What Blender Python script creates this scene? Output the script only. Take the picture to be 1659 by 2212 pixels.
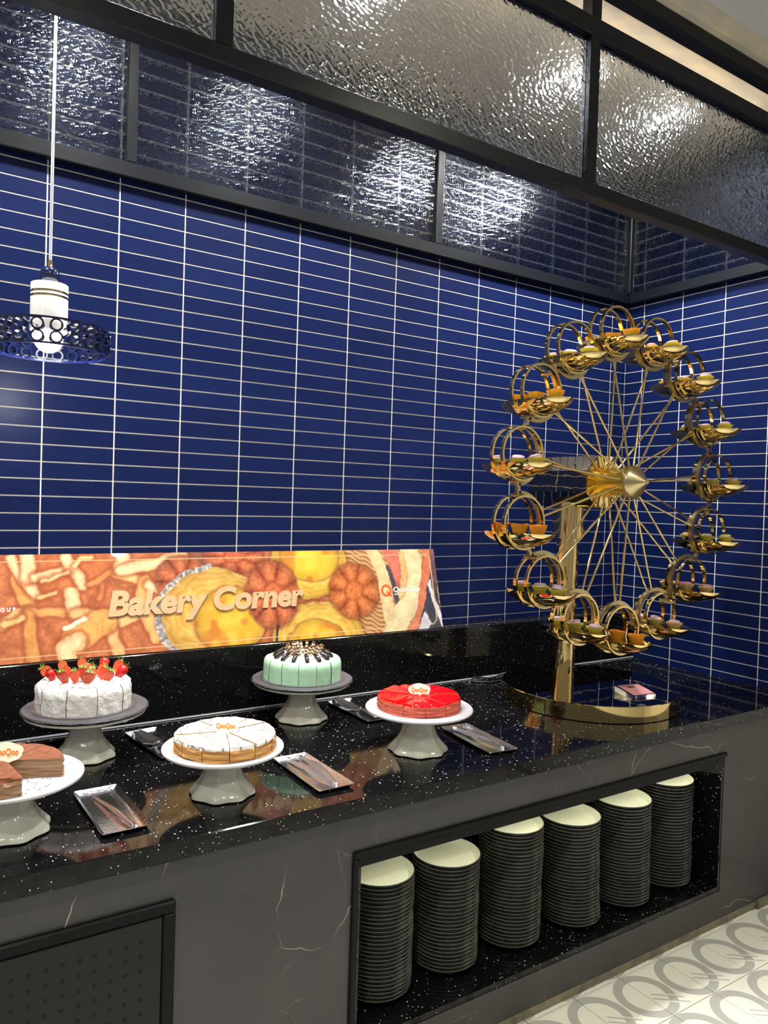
import bpy, bmesh, math, random
import numpy as np
from mathutils import Vector, Matrix
for o in list(bpy.data.objects):
    bpy.data.objects.remove(o, do_unlink=True)
scene = bpy.context.scene
COL = scene.collection
rnd = random.Random(7)
PI = math.pi

# ------------------------------------------------------------------ camera
cam_d = bpy.data.cameras.new('camera')
cam_d.sensor_fit = 'HORIZONTAL'
cam_d.sensor_width = 36.0
cam_d.lens = 1627.18 / 1659.0 * 36.0
cam_d.clip_start = 0.05
cam_d.clip_end = 60
cam = bpy.data.objects.new('camera', cam_d)
COL.objects.link(cam)
RX = Vector((0.83583, -0.54808, 0.03156))
RY = Vector((0.01598, -0.03318, -0.99932))
RZ = Vector((0.54876, 0.83577, -0.01898))
cam.matrix_world = Matrix(((RX.x, -RY.x, -RZ.x, -3.43382), (RX.y, -RY.y, -RZ.y, -2.81472), (RX.z, -RY.z, -RZ.z, 1.70546), (0, 0, 0, 1)))
scene.camera = cam

# ------------------------------------------------------------------ world, exposure
w = bpy.data.worlds.new('room_ambience')
scene.world = w
w.use_nodes = True
w.node_tree.nodes['Background'].inputs['Color'].default_value = (1.0, 0.96, 0.90, 1)
w.node_tree.nodes['Background'].inputs['Strength'].default_value = 0.26
scene.view_settings.view_transform = 'Standard'
scene.view_settings.look = 'None'
scene.view_settings.gamma = 1.0
scene.view_settings.exposure = 0.18
scene.view_settings.use_curve_mapping = False
scene.cycles.use_denoising = True
scene.cycles.use_adaptive_sampling = True
scene.cycles.adaptive_threshold = 0.04
scene.cycles.adaptive_min_samples = 12
scene.cycles.max_bounces = 7
scene.cycles.transmission_bounces = 6
scene.cycles.glossy_bounces = 4
scene.cycles.diffuse_bounces = 2
scene.cycles.sample_clamp_indirect = 24.0
scene.cycles.caustics_reflective = False
scene.cycles.caustics_refractive = False

# light levels of the lamps built further down
COUNTER_SPOT_W = 118.0
ROOM_LAMP_W = 130.0
ADDED_COVE_W = 4.0
PENDANT_W = 4.0
NICHE_W = 1.15
ZCEIL = 3.475

# ------------------------------------------------------------------ helpers
class MB:
    def __init__(s):
        s.v = []; s.f = []; s.m = []
    def add(s, vs, fs, mi=0):
        n = len(s.v)
        s.v.extend([tuple(p) for p in vs])
        for f in fs:
            s.f.append(tuple(i + n for i in f)); s.m.append(mi)
        return s
    def box(s, x0, x1, y0, y1, z0, z1, mi=0):
        vs = [(x0,y0,z0),(x1,y0,z0),(x1,y1,z0),(x0,y1,z0),(x0,y0,z1),(x1,y0,z1),(x1,y1,z1),(x0,y1,z1)]
        fs = [(0,3,2,1),(4,5,6,7),(0,1,5,4),(1,2,6,5),(2,3,7,6),(3,0,4,7)]
        return s.add(vs, fs, mi)
    def bbox(s, x0, x1, y0, y1, z0, z1, b=0.003, mi=0):
        """box with chamfered edges"""
        X = (x0, x1); Y = (y0, y1); Z = (z0, z1); idx = {}; vs = []
        for i in (0,1):
            for j in (0,1):
                for k in (0,1):
                    dx = b if i == 0 else -b; dy = b if j == 0 else -b; dz = b if k == 0 else -b
                    for a, p in enumerate(((X[i], Y[j]+dy, Z[k]+dz), (X[i]+dx, Y[j], Z[k]+dz), (X[i]+dx, Y[j]+dy, Z[k]))):
                        idx[(i,j,k,a)] = len(vs); vs.append(p)
        g = lambda i,j,k,a: idx[(i,j,k,a)]
        fs = [(g(0,0,0,0),g(0,0,1,0),g(0,1,1,0),g(0,1,0,0)), (g(1,0,0,0),g(1,1,0,0),g(1,1,1,0),g(1,0,1,0)),
              (g(0,0,0,1),g(1,0,0,1),g(1,0,1,1),g(0,0,1,1)), (g(0,1,0,1),g(0,1,1,1),g(1,1,1,1),g(1,1,0,1)),
              (g(0,0,0,2),g(0,1,0,2),g(1,1,0,2),g(1,0,0,2)), (g(0,0,1,2),g(1,0,1,2),g(1,1,1,2),g(0,1,1,2))]
        for i in (0,1):
            for j in (0,1):
                fs.append((g(i,j,0,0),g(i,j,1,0),g(i,j,1,1),g(i,j,0,1)))
                fs.append((g(i,0,j,0),g(i,1,j,0),g(i,1,j,2),g(i,0,j,2)))
                fs.append((g(0,i,j,1),g(1,i,j,1),g(1,i,j,2),g(0,i,j,2)))
                for k in (0,1):
                    fs.append((g(i,j,k,0),g(i,j,k,1),g(i,j,k,2)))
        return s.add(vs, fs, mi)
    def lathe(s, prof, n=32, mi=0, c=(0,0,0), lobes=None, mis=None):
        """prof: list of (r, z); closes to the axis where r == 0"""
        vs = []; rings = []
        for q, (r, z) in enumerate(prof):
            if r < 1e-6:
                rings.append([len(vs)]); vs.append((c[0], c[1], c[2]+z))
            else:
                ring = []
                for i in range(n):
                    a = 2*PI*i/n
                    rr = r*(lobes(a, q) if lobes else 1)
                    ring.append(len(vs)); vs.append((c[0]+rr*math.cos(a), c[1]+rr*math.sin(a), c[2]+z))
                rings.append(ring)
        base = len(s.v); s.v.extend(vs)
        for q in range(len(rings)-1):
            A, B = rings[q], rings[q+1]
            m_ = mis[q] if mis else mi
            for i in range(n):
                j = (i+1) % n
                if len(A) == 1 and len(B) == 1: continue
                if len(A) == 1: f = (A[0], B[j], B[i])
                elif len(B) == 1: f = (A[i], A[j], B[0])
                else: f = (A[i], A[j], B[j], B[i])
                s.f.append(tuple(base+t for t in f)); s.m.append(m_)
        return s
    def tube(s, pts, r, n=8, mi=0, caps=True, closed=False):
        pts = [Vector(p) for p in pts]; N = len(pts); rings = []; up = None
        rs = r if isinstance(r, (list, tuple)) else [r]*N
        for i in range(N):
            if closed: d = pts[(i+1) % N]-pts[i-1]
            else: d = pts[min(i+1, N-1)]-pts[max(i-1, 0)]
            d.normalize()
            if up is None:
                up = Vector((0,0,1)) if abs(d.z) < 0.9 else Vector((1,0,0))
            a = d.cross(up)
            if a.length < 1e-6: a = d.cross(Vector((0,1,0)))
            a.normalize(); b = a.cross(d); b.normalize(); up = b
            rings.append([tuple(pts[i]+(a*math.cos(2*PI*k/n)+b*math.sin(2*PI*k/n))*rs[i]) for k in range(n)])
        base = len(s.v)
        for rg in rings: s.v.extend(rg)
        for i in range(N if closed else N-1):
            for k in range(n):
                k2 = (k+1) % n; i2 = (i+1) % N
                s.f.append((base+i*n+k, base+i2*n+k, base+i2*n+k2, base+i*n+k2)); s.m.append(mi)
        if caps and not closed:
            s.f.append(tuple(base+k for k in range(n))); s.m.append(mi)
            s.f.append(tuple(base+(N-1)*n+k for k in reversed(range(n)))); s.m.append(mi)
        return s
    def ribbon(s, pts, width_vec, thick_vec, mi=0):
        """rectangular section swept along pts; width_vec / thick_vec are full-size vectors or lists"""
        N = len(pts); base = len(s.v)
        for i, p in enumerate(pts):
            p = Vector(p)
            wv = Vector(width_vec[i] if isinstance(width_vec[0], (list, tuple, Vector)) else width_vec)*0.5
            tv = Vector(thick_vec[i] if isinstance(thick_vec[0], (list, tuple, Vector)) else thick_vec)*0.5
            s.v.extend([tuple(p-wv-tv), tuple(p+wv-tv), tuple(p+wv+tv), tuple(p-wv+tv)])
        for i in range(N-1):
            for k in range(4):
                k2 = (k+1) % 4
                s.f.append((base+i*4+k, base+i*4+k2, base+(i+1)*4+k2, base+(i+1)*4+k)); s.m.append(mi)
        s.f.append((base+3, base+2, base+1, base)); s.m.append(mi)
        e = base+(N-1)*4
        s.f.append((e, e+1, e+2, e+3)); s.m.append(mi)
        return s
    def prism(s, poly, z0, z1, mi=0, axes='xyz'):
        n = len(poly); base = len(s.v)
        def put(a, b, c):
            if axes == 'xyz': return (a, b, c)
            if axes == 'xzy': return (a, c, b)
            return (c, a, b)
        for a, b in poly: s.v.append(put(a, b, z0))
        for a, b in poly: s.v.append(put(a, b, z1))
        for i in range(n):
            j = (i+1) % n
            s.f.append((base+i, base+j, base+n+j, base+n+i)); s.m.append(mi)
        s.f.append(tuple(base+i for i in reversed(range(n)))); s.m.append(mi)
        s.f.append(tuple(base+n+i for i in range(n))); s.m.append(mi)
        return s
    def xf(s, M, start=0):
        for i in range(start, len(s.v)):
            s.v[i] = tuple(M @ Vector(s.v[i]))
        return s
    def mesh(s, name, mats, smooth=None):
        me = bpy.data.meshes.new(name)
        me.from_pydata(s.v, [], s.f)
        for m_ in (mats if isinstance(mats, (list, tuple)) else [mats]):
            me.materials.append(m_)
        if any(s.m): me.polygons.foreach_set('material_index', s.m)
        bm = bmesh.new(); bm.from_mesh(me); bmesh.ops.recalc_face_normals(bm, faces=bm.faces); bm.to_mesh(me); bm.free()
        if smooth is not None:
            me.polygons.foreach_set('use_smooth', [True]*len(me.polygons))
            me.set_sharp_from_angle(angle=math.radians(smooth))
        me.update()
        return me

def link(name, me, parent=None, loc=None, rot=None):
    o = bpy.data.objects.new(name, me)
    COL.objects.link(o)
    if parent is not None: o.parent = parent
    if loc is not None: o.location = loc
    if rot is not None: o.rotation_euler = rot
    return o
def build(name, mb, mats, parent=None, smooth=None, loc=None, rot=None):
    return link(name, mb.mesh(name, mats, smooth), parent, loc, rot)
def empty(name, loc=(0,0,0), rz=0.0):
    o = bpy.data.objects.new(name, None); COL.objects.link(o)
    o.location = loc; o.rotation_euler = (0, 0, rz); o.empty_display_size = 0.05
    return o
def tag(o, label, cat, group=None):
    o['label'] = label; o['category'] = cat
    if group: o['group'] = group
    return o
def structure(o, label=None):
    o['kind'] = 'structure'
    if label: o['label'] = label
    return o
def stuff(o):
    o['kind'] = 'stuff'; return o

# ------------------------------------------------------------------ materials
def srgb(r, g, b):
    f = lambda c: (c/255/12.92) if c/255 <= 0.04045 else ((c/255+0.055)/1.055)**2.4
    return (f(r), f(g), f(b), 1.0)
def new_mat(name):
    m_ = bpy.data.materials.new(name); m_.use_nodes = True
    nt = m_.node_tree
    return m_, nt, nt.nodes['Principled BSDF']
def N(nt, typ, **kw):
    n = nt.nodes.new(typ)
    for k, v in kw.items():
        if k.startswith('i_'): n.inputs[k[2:].replace('_', ' ')].default_value = v
        else: setattr(n, k, v)
    return n
def simple(name, col, rough=0.5, metal=0.0, noise=None, bump=None, **kw):
    """plain principled; noise=(scale, amount) varies colour, bump=(scale, strength, distance)"""
    m_, nt, b = new_mat(name)
    b.inputs['Base Color'].default_value = col
    b.inputs['Roughness'].default_value = rough
    b.inputs['Metallic'].default_value = metal
    for k, v in kw.items():
        b.inputs[k.replace('_', ' ')].default_value = v
    tc = N(nt, 'ShaderNodeTexCoord')
    if noise:
        t = N(nt, 'ShaderNodeTexNoise'); t.inputs['Scale'].default_value = noise[0]; t.inputs['Detail'].default_value = 4
        nt.links.new(tc.outputs['Object'], t.inputs['Vector'])
        r = N(nt, 'ShaderNodeValToRGB')
        a = noise[1]
        r.color_ramp.elements[0].position = 0.3; r.color_ramp.elements[1].position = 0.7
        r.color_ramp.elements[0].color = tuple(c*(1-a) for c in col[:3])+(1,)
        r.color_ramp.elements[1].color = tuple(min(1, c*(1+a)) for c in col[:3])+(1,)
        nt.links.new(t.outputs['Fac'], r.inputs['Fac']); nt.links.new(r.outputs['Color'], b.inputs['Base Color'])
    if bump:
        t = N(nt, 'ShaderNodeTexNoise'); t.inputs['Scale'].default_value = bump[0]; t.inputs['Detail'].default_value = 3
        nt.links.new(tc.outputs['Object'], t.inputs['Vector'])
        bp = N(nt, 'ShaderNodeBump'); bp.inputs['Strength'].default_value = bump[1]; bp.inputs['Distance'].default_value = bump[2]
        nt.links.new(t.outputs['Fac'], bp.inputs['Height']); nt.links.new(bp.outputs['Normal'], b.inputs['Normal'])
    return m_
def emit(name, col, strength):
    m_ = bpy.data.materials.new(name); m_.use_nodes = True; nt = m_.node_tree
    nt.nodes.clear()
    e = N(nt, 'ShaderNodeEmission'); e.inputs['Color'].default_value = col; e.inputs['Strength'].default_value = strength
    o = N(nt, 'ShaderNodeOutputMaterial'); nt.links.new(e.outputs[0], o.inputs['Surface'])
    return m_
def mathn(nt, op, a, b=None, c=None):
    n = N(nt, 'ShaderNodeMath', operation=op)
    for i, x in enumerate((a, b, c)):
        if x is None: continue
        if isinstance(x, (int, float)): n.inputs[i].default_value = x
        else: nt.links.new(x, n.inputs[i])
    return n.outputs[0]
def mixc(nt, fac, a, b):
    n = N(nt, 'ShaderNodeMix', data_type='RGBA')
    if isinstance(fac, (int, float)): n.inputs['Factor'].default_value = fac
    else: nt.links.new(fac, n.inputs['Factor'])
    for key, x in (('A', a), ('B', b)):
        sock = [i for i in n.inputs if i.name == key and i.type == 'RGBA'][0]
        if isinstance(x, tuple): sock.default_value = x
        else: nt.links.new(x, sock)
    return [o for o in n.outputs if o.type == 'RGBA'][0]

M = {}
# glazed blue tile
def make_tile():
    m_, nt, b = new_mat('blue_glaze')
    oi = N(nt, 'ShaderNodeObjectInfo'); tc = N(nt, 'ShaderNodeTexCoord')
    ns = N(nt, 'ShaderNodeTexNoise'); ns.inputs['Scale'].default_value = 9; ns.inputs['Detail'].default_value = 3
    geo = N(nt, 'ShaderNodeNewGeometry')
    nt.links.new(geo.outputs['Position'], ns.inputs['Vector'])
    f = mathn(nt, 'ADD', mathn(nt, 'MULTIPLY', oi.outputs['Random'], 0.45), mathn(nt, 'MULTIPLY', ns.outputs['Fac'], 0.55))
    nt.links.new(mixc(nt, f, (0.0026, 0.0073, 0.046, 1), (0.0049, 0.0134, 0.078, 1)), b.inputs['Base Color'])
    b.inputs['Roughness'].default_value = 0.34
    b.inputs['Specular IOR Level'].default_value = 0.22
    bp = N(nt, 'ShaderNodeBump'); bp.inputs['Strength'].default_value = 0.25; bp.inputs['Distance'].default_value = 0.004
    nt.links.new(ns.outputs['Fac'], bp.inputs['Height']); nt.links.new(bp.outputs['Normal'], b.inputs['Normal'])
    return m_
M['tile'] = make_tile()
M['grout'] = simple('cream_grout', (0.74, 0.72, 0.66, 1), 0.8, noise=(60, 0.06))
def make_granite():
    m_, nt, b = new_mat('black_speckled_granite')
    geo = N(nt, 'ShaderNodeNewGeometry')
    v = N(nt, 'ShaderNodeTexVoronoi'); v.inputs['Scale'].default_value = 120
    nt.links.new(geo.outputs['Position'], v.inputs['Vector'])
    sep = N(nt, 'ShaderNodeSeparateColor'); nt.links.new(v.outputs['Color'], sep.inputs['Color'])
    pick = mathn(nt, 'GREATER_THAN', sep.outputs['Red'], 0.79)
    size = mathn(nt, 'MULTIPLY_ADD', sep.outputs['Green'], 0.24, 0.03)
    ns = N(nt, 'ShaderNodeTexNoise'); ns.inputs['Scale'].default_value = 420
    nt.links.new(geo.outputs['Position'], ns.inputs['Vector'])
    d = mathn(nt, 'ADD', v.outputs['Distance'], mathn(nt, 'MULTIPLY', mathn(nt, 'SUBTRACT', ns.outputs['Fac'], 0.5), 0.30))
    sp = mathn(nt, 'MULTIPLY', mathn(nt, 'LESS_THAN', d, size), pick)
    colr = mixc(nt, sep.outputs['Blue'], (0.50, 0.48, 0.42, 1), (0.95, 0.93, 0.88, 1))
    v2 = N(nt, 'ShaderNodeTexVoronoi'); v2.inputs['Scale'].default_value = 260
    nt.links.new(geo.outputs['Position'], v2.inputs['Vector'])
    sep2 = N(nt, 'ShaderNodeSeparateColor'); nt.links.new(v2.outputs['Color'], sep2.inputs['Color'])
    sp2 = mathn(nt, 'MULTIPLY', mathn(nt, 'LESS_THAN', v2.outputs['Distance'], 0.22), mathn(nt, 'GREATER_THAN', sep2.outputs['Red'], 0.92))
    base = mixc(nt, sp2, (0.0042, 0.0042, 0.0050, 1), (0.20, 0.19, 0.17, 1))
    nt.links.new(mixc(nt, sp, base, colr), b.inputs['Base Color'])
    b.inputs['Roughness'].default_value = 0.07
    b.inputs['Specular IOR Level'].default_value = 0.30
    return m_
M['granite'] = make_granite()
def make_marble():
    m_, nt, b = new_mat('grey_veined_stone')
    geo = N(nt, 'ShaderNodeNewGeometry')
    n1 = N(nt, 'ShaderNodeTexNoise'); n1.inputs['Scale'].default_value = 5.5; n1.inputs['Detail'].default_value = 8; n1.inputs['Roughness'].default_value = 0.62
    nt.links.new(geo.outputs['Position'], n1.inputs['Vector'])
    base = mixc(nt, n1.outputs['Fac'], (0.018, 0.0182, 0.0183, 1), (0.046, 0.0465, 0.0468, 1))
    def vein(scale, warp, width, seed, mscale, mth):
        mp = N(nt, 'ShaderNodeMapping'); mp.inputs['Location'].default_value = (seed, seed*1.7, seed*0.3)
        nt.links.new(geo.outputs['Position'], mp.inputs['Vector'])
        nz = N(nt, 'ShaderNodeTexNoise'); nz.inputs['Scale'].default_value = scale*1.4; nz.inputs['Detail'].default_value = 4
        nt.links.new(mp.outputs['Vector'], nz.inputs['Vector'])
        mv = N(nt, 'ShaderNodeVectorMath', operation='MULTIPLY_ADD')
        nt.links.new(nz.outputs['Color'], mv.inputs[0]); mv.inputs[1].default_value = (warp, warp, warp); nt.links.new(mp.outputs['Vector'], mv.inputs[2])
        vo = N(nt, 'ShaderNodeTexVoronoi', feature='DISTANCE_TO_EDGE'); vo.inputs['Scale'].default_value = scale
        nt.links.new(mv.outputs[0], vo.inputs['Vector'])
        ln = mathn(nt, 'LESS_THAN', vo.outputs['Distance'], width)
        mk = N(nt, 'ShaderNodeTexNoise'); mk.inputs['Scale'].default_value = mscale; mk.inputs['Detail'].default_value = 2
        nt.links.new(mp.outputs['Vector'], mk.inputs['Vector'])
        mm = N(nt, 'ShaderNodeMapRange'); mm.inputs['From Min'].default_value = mth; mm.inputs['From Max'].default_value = mth+0.12
        nt.links.new(mk.outputs['Fac'], mm.inputs['Value'])
        return mathn(nt, 'MULTIPLY', ln, mm.outputs['Result'])
    v1 = vein(2.3, 0.22, 0.0026, 5.4, 3.0, 0.50)
    v2 = vein(6.0, 0.12, 0.0050, 8.7, 4.0, 0.56)
    c = mixc(nt, mathn(nt, 'MULTIPLY', v2, 0.40), base, (0.30, 0.29, 0.26, 1))
    nt.links.new(mixc(nt, mathn(nt, 'MULTIPLY', v1, 0.75), c, (0.42, 0.40, 0.35, 1)), b.inputs['Base Color'])
    b.inputs['Roughness'].default_value = 0.42
    return m_
M['marble'] = make_marble()
def make_glass(name, clear, strength, rough):
    m_, nt, b = new_mat(name)
    b.inputs['Base Color'].default_value = (0.85, 0.92, 1.0, 1)
    b.inputs['Roughness'].default_value = rough
    b.inputs['IOR'].default_value = 1.48
    b.inputs['Transmission Weight'].default_value = 1.0
    geo = N(nt, 'ShaderNodeNewGeometry'); sx = N(nt, 'ShaderNodeSeparateXYZ'); nt.links.new(geo.outputs['Position'], sx.inputs[0])
    cb = N(nt, 'ShaderNodeCombineXYZ'); nt.links.new(mathn(nt, 'ADD', sx.outputs['X'], sx.outputs['Y']), cb.inputs['X']); nt.links.new(sx.outputs['Z'], cb.inputs['Y'])
    nz = N(nt, 'ShaderNodeTexNoise', noise_dimensions='2D'); nz.inputs['Scale'].default_value = 40; nz.inputs['Detail'].default_value = 0.0
    nt.links.new(cb.outputs[0], nz.inputs['Vector'])
    mv = N(nt, 'ShaderNodeVectorMath', operation='MULTIPLY_ADD'); nt.links.new(nz.outputs['Color'], mv.inputs[0]); mv.inputs[1].default_value = (0.012, 0.012, 0); nt.links.new(cb.outputs[0], mv.inputs[2])
    v = N(nt, 'ShaderNodeTexVoronoi', voronoi_dimensions='2D'); v.inputs['Scale'].default_value = 74
    nt.links.new(mv.outputs[0], v.inputs['Vector'])
    hh = mathn(nt, 'ADD', mathn(nt, 'MULTIPLY', v.outputs['Distance'], v.outputs['Distance']), mathn(nt, 'MULTIPLY', nz.outputs['Fac'], 0.28))
    bp = N(nt, 'ShaderNodeBump'); bp.inputs['Strength'].default_value = strength; bp.inputs['Distance'].default_value = 0.0075
    nt.links.new(hh, bp.inputs['Height']); nt.links.new(bp.outputs['Normal'], b.inputs['Normal'])
    tr = N(nt, 'ShaderNodeBsdfTransparent'); tr.inputs['Color'].default_value = (0.88, 0.93, 0.97, 1)
    mx = N(nt, 'ShaderNodeMixShader'); mx.inputs['Fac'].default_value = clear
    nt.links.new(b.outputs[0], mx.inputs[1]); nt.links.new(tr.outputs[0], mx.inputs[2])
    nt.links.new(mx.outputs[0], nt.nodes['Material Output'].inputs['Surface'])
    return m_
M['glass'] = make_glass('hammered_glass', 0.0, 0.19, 0.06)
M['glass_wall'] = make_glass('hammered_glass_backed', 0.38, 0.28, 0.03)
M['frame'] = simple('charcoal_powder_coat', (0.0045, 0.0062, 0.0100, 1), 0.38, Specular_IOR_Level=0.3)
M['black'] = simple('black_lacquer', (0.004, 0.0045, 0.0055, 1), 0.35, Specular_IOR_Level=0.12)
M['blackmatte'] = simple('black_matte', (0.0125, 0.0135, 0.0150, 1), 0.45, Specular_IOR_Level=0.2)
M['hole'] = simple('dark_hole', (0.002, 0.002, 0.002, 1), 0.9)
M['kick'] = simple('brown_plinth', (0.17, 0.15, 0.10, 1), 0.6, noise=(25, 0.35))
M['caulk'] = simple('grey_caulk', (0.22, 0.225, 0.235, 1), 0.4)
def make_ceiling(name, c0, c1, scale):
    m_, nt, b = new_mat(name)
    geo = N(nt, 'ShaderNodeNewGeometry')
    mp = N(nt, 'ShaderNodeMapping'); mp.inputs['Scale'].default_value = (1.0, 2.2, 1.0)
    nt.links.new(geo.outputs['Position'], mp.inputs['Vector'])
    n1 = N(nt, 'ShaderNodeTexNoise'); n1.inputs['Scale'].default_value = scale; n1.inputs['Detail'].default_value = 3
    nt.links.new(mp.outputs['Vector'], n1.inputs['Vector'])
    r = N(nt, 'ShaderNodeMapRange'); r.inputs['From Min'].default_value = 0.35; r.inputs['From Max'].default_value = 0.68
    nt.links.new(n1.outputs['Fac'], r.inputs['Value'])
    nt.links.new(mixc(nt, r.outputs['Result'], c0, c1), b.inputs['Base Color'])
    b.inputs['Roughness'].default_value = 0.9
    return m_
M['ceil_warm_lit'] = make_ceiling('plaster_painted_warm_light', (0.60, 0.58, 0.54, 1), (0.86, 0.77, 0.60, 1), 5.0)  # warm light on the plaster is put into this cloudy cream colour
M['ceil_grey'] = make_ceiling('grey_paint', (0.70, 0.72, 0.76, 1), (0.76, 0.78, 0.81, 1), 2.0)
def gold(name, col, rough, bump=0.0):
    m_, nt, b = new_mat(name)
    b.inputs['Base Color'].default_value = col; b.inputs['Metallic'].default_value = 1.0; b.inputs['Roughness'].default_value = rough
    if bump:
        tc = N(nt, 'ShaderNodeTexCoord')
        t = N(nt, 'ShaderNodeTexNoise'); t.inputs['Scale'].default_value = 14; nt.links.new(tc.outputs['Object'], t.inputs['Vector'])
        bp = N(nt, 'ShaderNodeBump'); bp.inputs['Strength'].default_value = bump; bp.inputs['Distance'].default_value = 0.01
        nt.links.new(t.outputs['Fac'], bp.inputs['Height']); nt.links.new(bp.outputs['Normal'], b.inputs['Normal'])
    return m_
M['gold'] = gold('polished_brass', (0.76, 0.59, 0.28, 1), 0.07)
M['goldtop'] = gold('dark_mirror_brass', (0.50, 0.42, 0.26, 1), 0.02, 0.04)
M['goldmatte'] = gold('brushed_brass', (0.54, 0.45, 0.26, 1), 0.28)
M['goldyellow'] = gold('satin_yellow_brass', (0.92, 0.62, 0.08, 1), 0.30)
M['steel'] = gold('polished_steel', (0.84, 0.84, 0.85, 1), 0.24)
def make_hammered():
    m_, nt, b = new_mat('hammered_steel')
    b.inputs['Base Color'].default_value = (0.62, 0.62, 0.65, 1); b.inputs['Metallic'].default_value = 1.0; b.inputs['Roughness'].default_value = 0.16
    geo = N(nt, 'ShaderNodeNewGeometry')
    v = N(nt, 'ShaderNodeTexVoronoi'); v.inputs['Scale'].default_value = 150
    nt.links.new(geo.outputs['Position'], v.inputs['Vector'])
    bp = N(nt, 'ShaderNodeBump'); bp.inputs['Strength'].default_value = 0.16; bp.inputs['Distance'].default_value = 0.0015
    nt.links.new(v.outputs['Distance'], bp.inputs['Height']); nt.links.new(bp.outputs['Normal'], b.inputs['Normal'])
    return m_
M['hammered'] = make_hammered()
M['porcelain'] = simple('celadon_white_porcelain', (0.82, 0.84, 0.74, 1), 0.12, Coat_Weight=0.4)
M['whiteplate'] = simple('white_melamine', (0.53, 0.515, 0.555, 1), 0.22)
M['slate'] = simple('grey_slate', (0.060, 0.060, 0.066, 1), 0.6, noise=(18, 0.25), bump=(60, 0.3, 0.002))
M['slateedge'] = simple('chipped_slate_edge', (0.020, 0.022, 0.026, 1), 0.45, bump=(150, 0.9, 0.004))
M['cakeboard'] = simple('silver_cake_board', (0.25, 0.22, 0.23, 1), 0.3, 0.7)
M['platein'] = simple('cream_plate_glaze', (0.80, 0.83, 0.66, 1), 0.3)
M['plateout'] = simple('black_plate_glaze', (0.012, 0.013, 0.014, 1), 0.20, Specular_IOR_Level=0.55)
M['platerim'] = simple('painted_rim_highlight', (0.075, 0.077, 0.072, 1), 0.35)  # lighter grey paints the line of light caught along each plate rim
M['white_enamel'] = simple('white_enamel', (0.82, 0.81, 0.80, 1), 0.12)
M['navy_enamel'] = simple('navy_enamel', (0.006, 0.010, 0.045, 1), 0.12, Coat_Weight=0.6)
M['blue_enamel'] = simple('cobalt_enamel', (0.010, 0.018, 0.11, 1), 0.15, Coat_Weight=0.6)
M['cord_white'] = simple('clear_white_cord', (0.72, 0.73, 0.76, 1), 0.35)
M['cord_black'] = simple('black_rubber', (0.015, 0.015, 0.016, 1), 0.35)
M['lens'] = emit('lit_downlight_lens', (1.0, 0.98, 0.94, 1), 300.0)
M['lens_room'] = emit('lit_room_lens', (1.0, 0.93, 0.78, 1), 22.0)
M['bulb'] = emit('lit_globe_bulb', (1.0, 0.97, 0.92, 1), 9.0)
M['led'] = emit('warm_led_strip', (1.0, 0.82, 0.55, 1), 2.0)
M['pink_card'] = simple('pink_card', srgb(240, 168, 172), 0.4)
M['acrylic'] = simple('clear_acrylic', (0.95, 0.95, 0.95, 1), 0.03, Transmission_Weight=1.0, IOR=1.49)
M['ink'] = simple('dark_ink', srgb(110, 62, 78), 0.6)
def paper(name, col):
    m_, nt, b = new_mat(name)
    b.inputs['Base Color'].default_value = col; b.inputs['Roughness'].default_value = 0.7
    tl = N(nt, 'ShaderNodeBsdfTranslucent'); tl.inputs['Color'].default_value = col
    mx = N(nt, 'ShaderNodeMixShader'); mx.inputs['Fac'].default_value = 0.22
    nt.links.new(b.outputs[0], mx.inputs[1]); nt.links.new(tl.outputs[0], mx.inputs[2])
    nt.links.new(mx.outputs[0], nt.nodes['Material Output'].inputs['Surface'])
    return m_
M['cup_yellow'] = paper('yellow_paper', (0.95, 0.80, 0.10, 1))
M['cup_peach'] = paper('pale_yellow_paper', (0.94, 0.66, 0.20, 1))
M['cup_orange'] = paper('orange_paper', (0.95, 0.38, 0.02, 1))
M['cup_amber'] = paper('amber_paper', (0.95, 0.50, 0.025, 1))
M['mac_pink'] = simple('pink_macaron', (0.78, 0.30, 0.36, 1), 0.6, bump=(200, 0.2, 0.001))
M['mac_lilac'] = simple('lilac_macaron', (0.55, 0.36, 0.47, 1), 0.6, bump=(200, 0.2, 0.001))
M['mac_yellow'] = simple('yellow_macaron', (0.86, 0.76, 0.32, 1), 0.6, bump=(200, 0.2, 0.001))
M['mac_rose'] = simple('dusty_rose_macaron', (0.66, 0.42, 0.42, 1), 0.6, bump=(200, 0.2, 0.001))
M['cream_fill'] = simple('cream_filling', (0.86, 0.80, 0.70, 1), 0.6)
M['custard'] = simple('baked_custard', (0.80, 0.40, 0.08, 1), 0.35, noise=(60, 0.3))
# ================================================================== ROOM SHELL
TW, TH, GAP, TT = 0.24, 0.05925, 0.0050, 0.0022
X0, Y0, R0Z = 0.1208, 0.1169, 2.80          # first vertical joints from the corner, height of joint row 0
def tile_mesh(name, wd, ht):
    """one glazed tile lying against y=0 with its face towards -y, centred on x and z"""
    a, c = wd/2, ht/2; b = 0.0008
    vs = [(-a,0,-c),(a,0,-c),(a,0,c),(-a,0,c),(-a,-TT+b,-c),(a,-TT+b,-c),(a,-TT+b,c),(-a,-TT+b,c),(-a+b,-TT,-c+b),(a-b,-TT,-c+b),(a-b,-TT,c-b),(-a+b,-TT,c-b)]
    fs = [(8,9,10,11),(4,5,9,8),(5,6,10,9),(6,7,11,10),(7,4,8,11),(0,1,5,4),(1,2,6,5),(2,3,7,6),(3,0,4,7)]
    return MB().add(vs, fs)
ZTOP = ZCEIL
mb = MB().box(-4.4, 0.02, 0.0, 0.12, 0, ZTOP)
wall_back = structure(build('wall_back', mb, M['grout']), 'back wall of glossy blue stacked tiles with pale grout')
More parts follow.
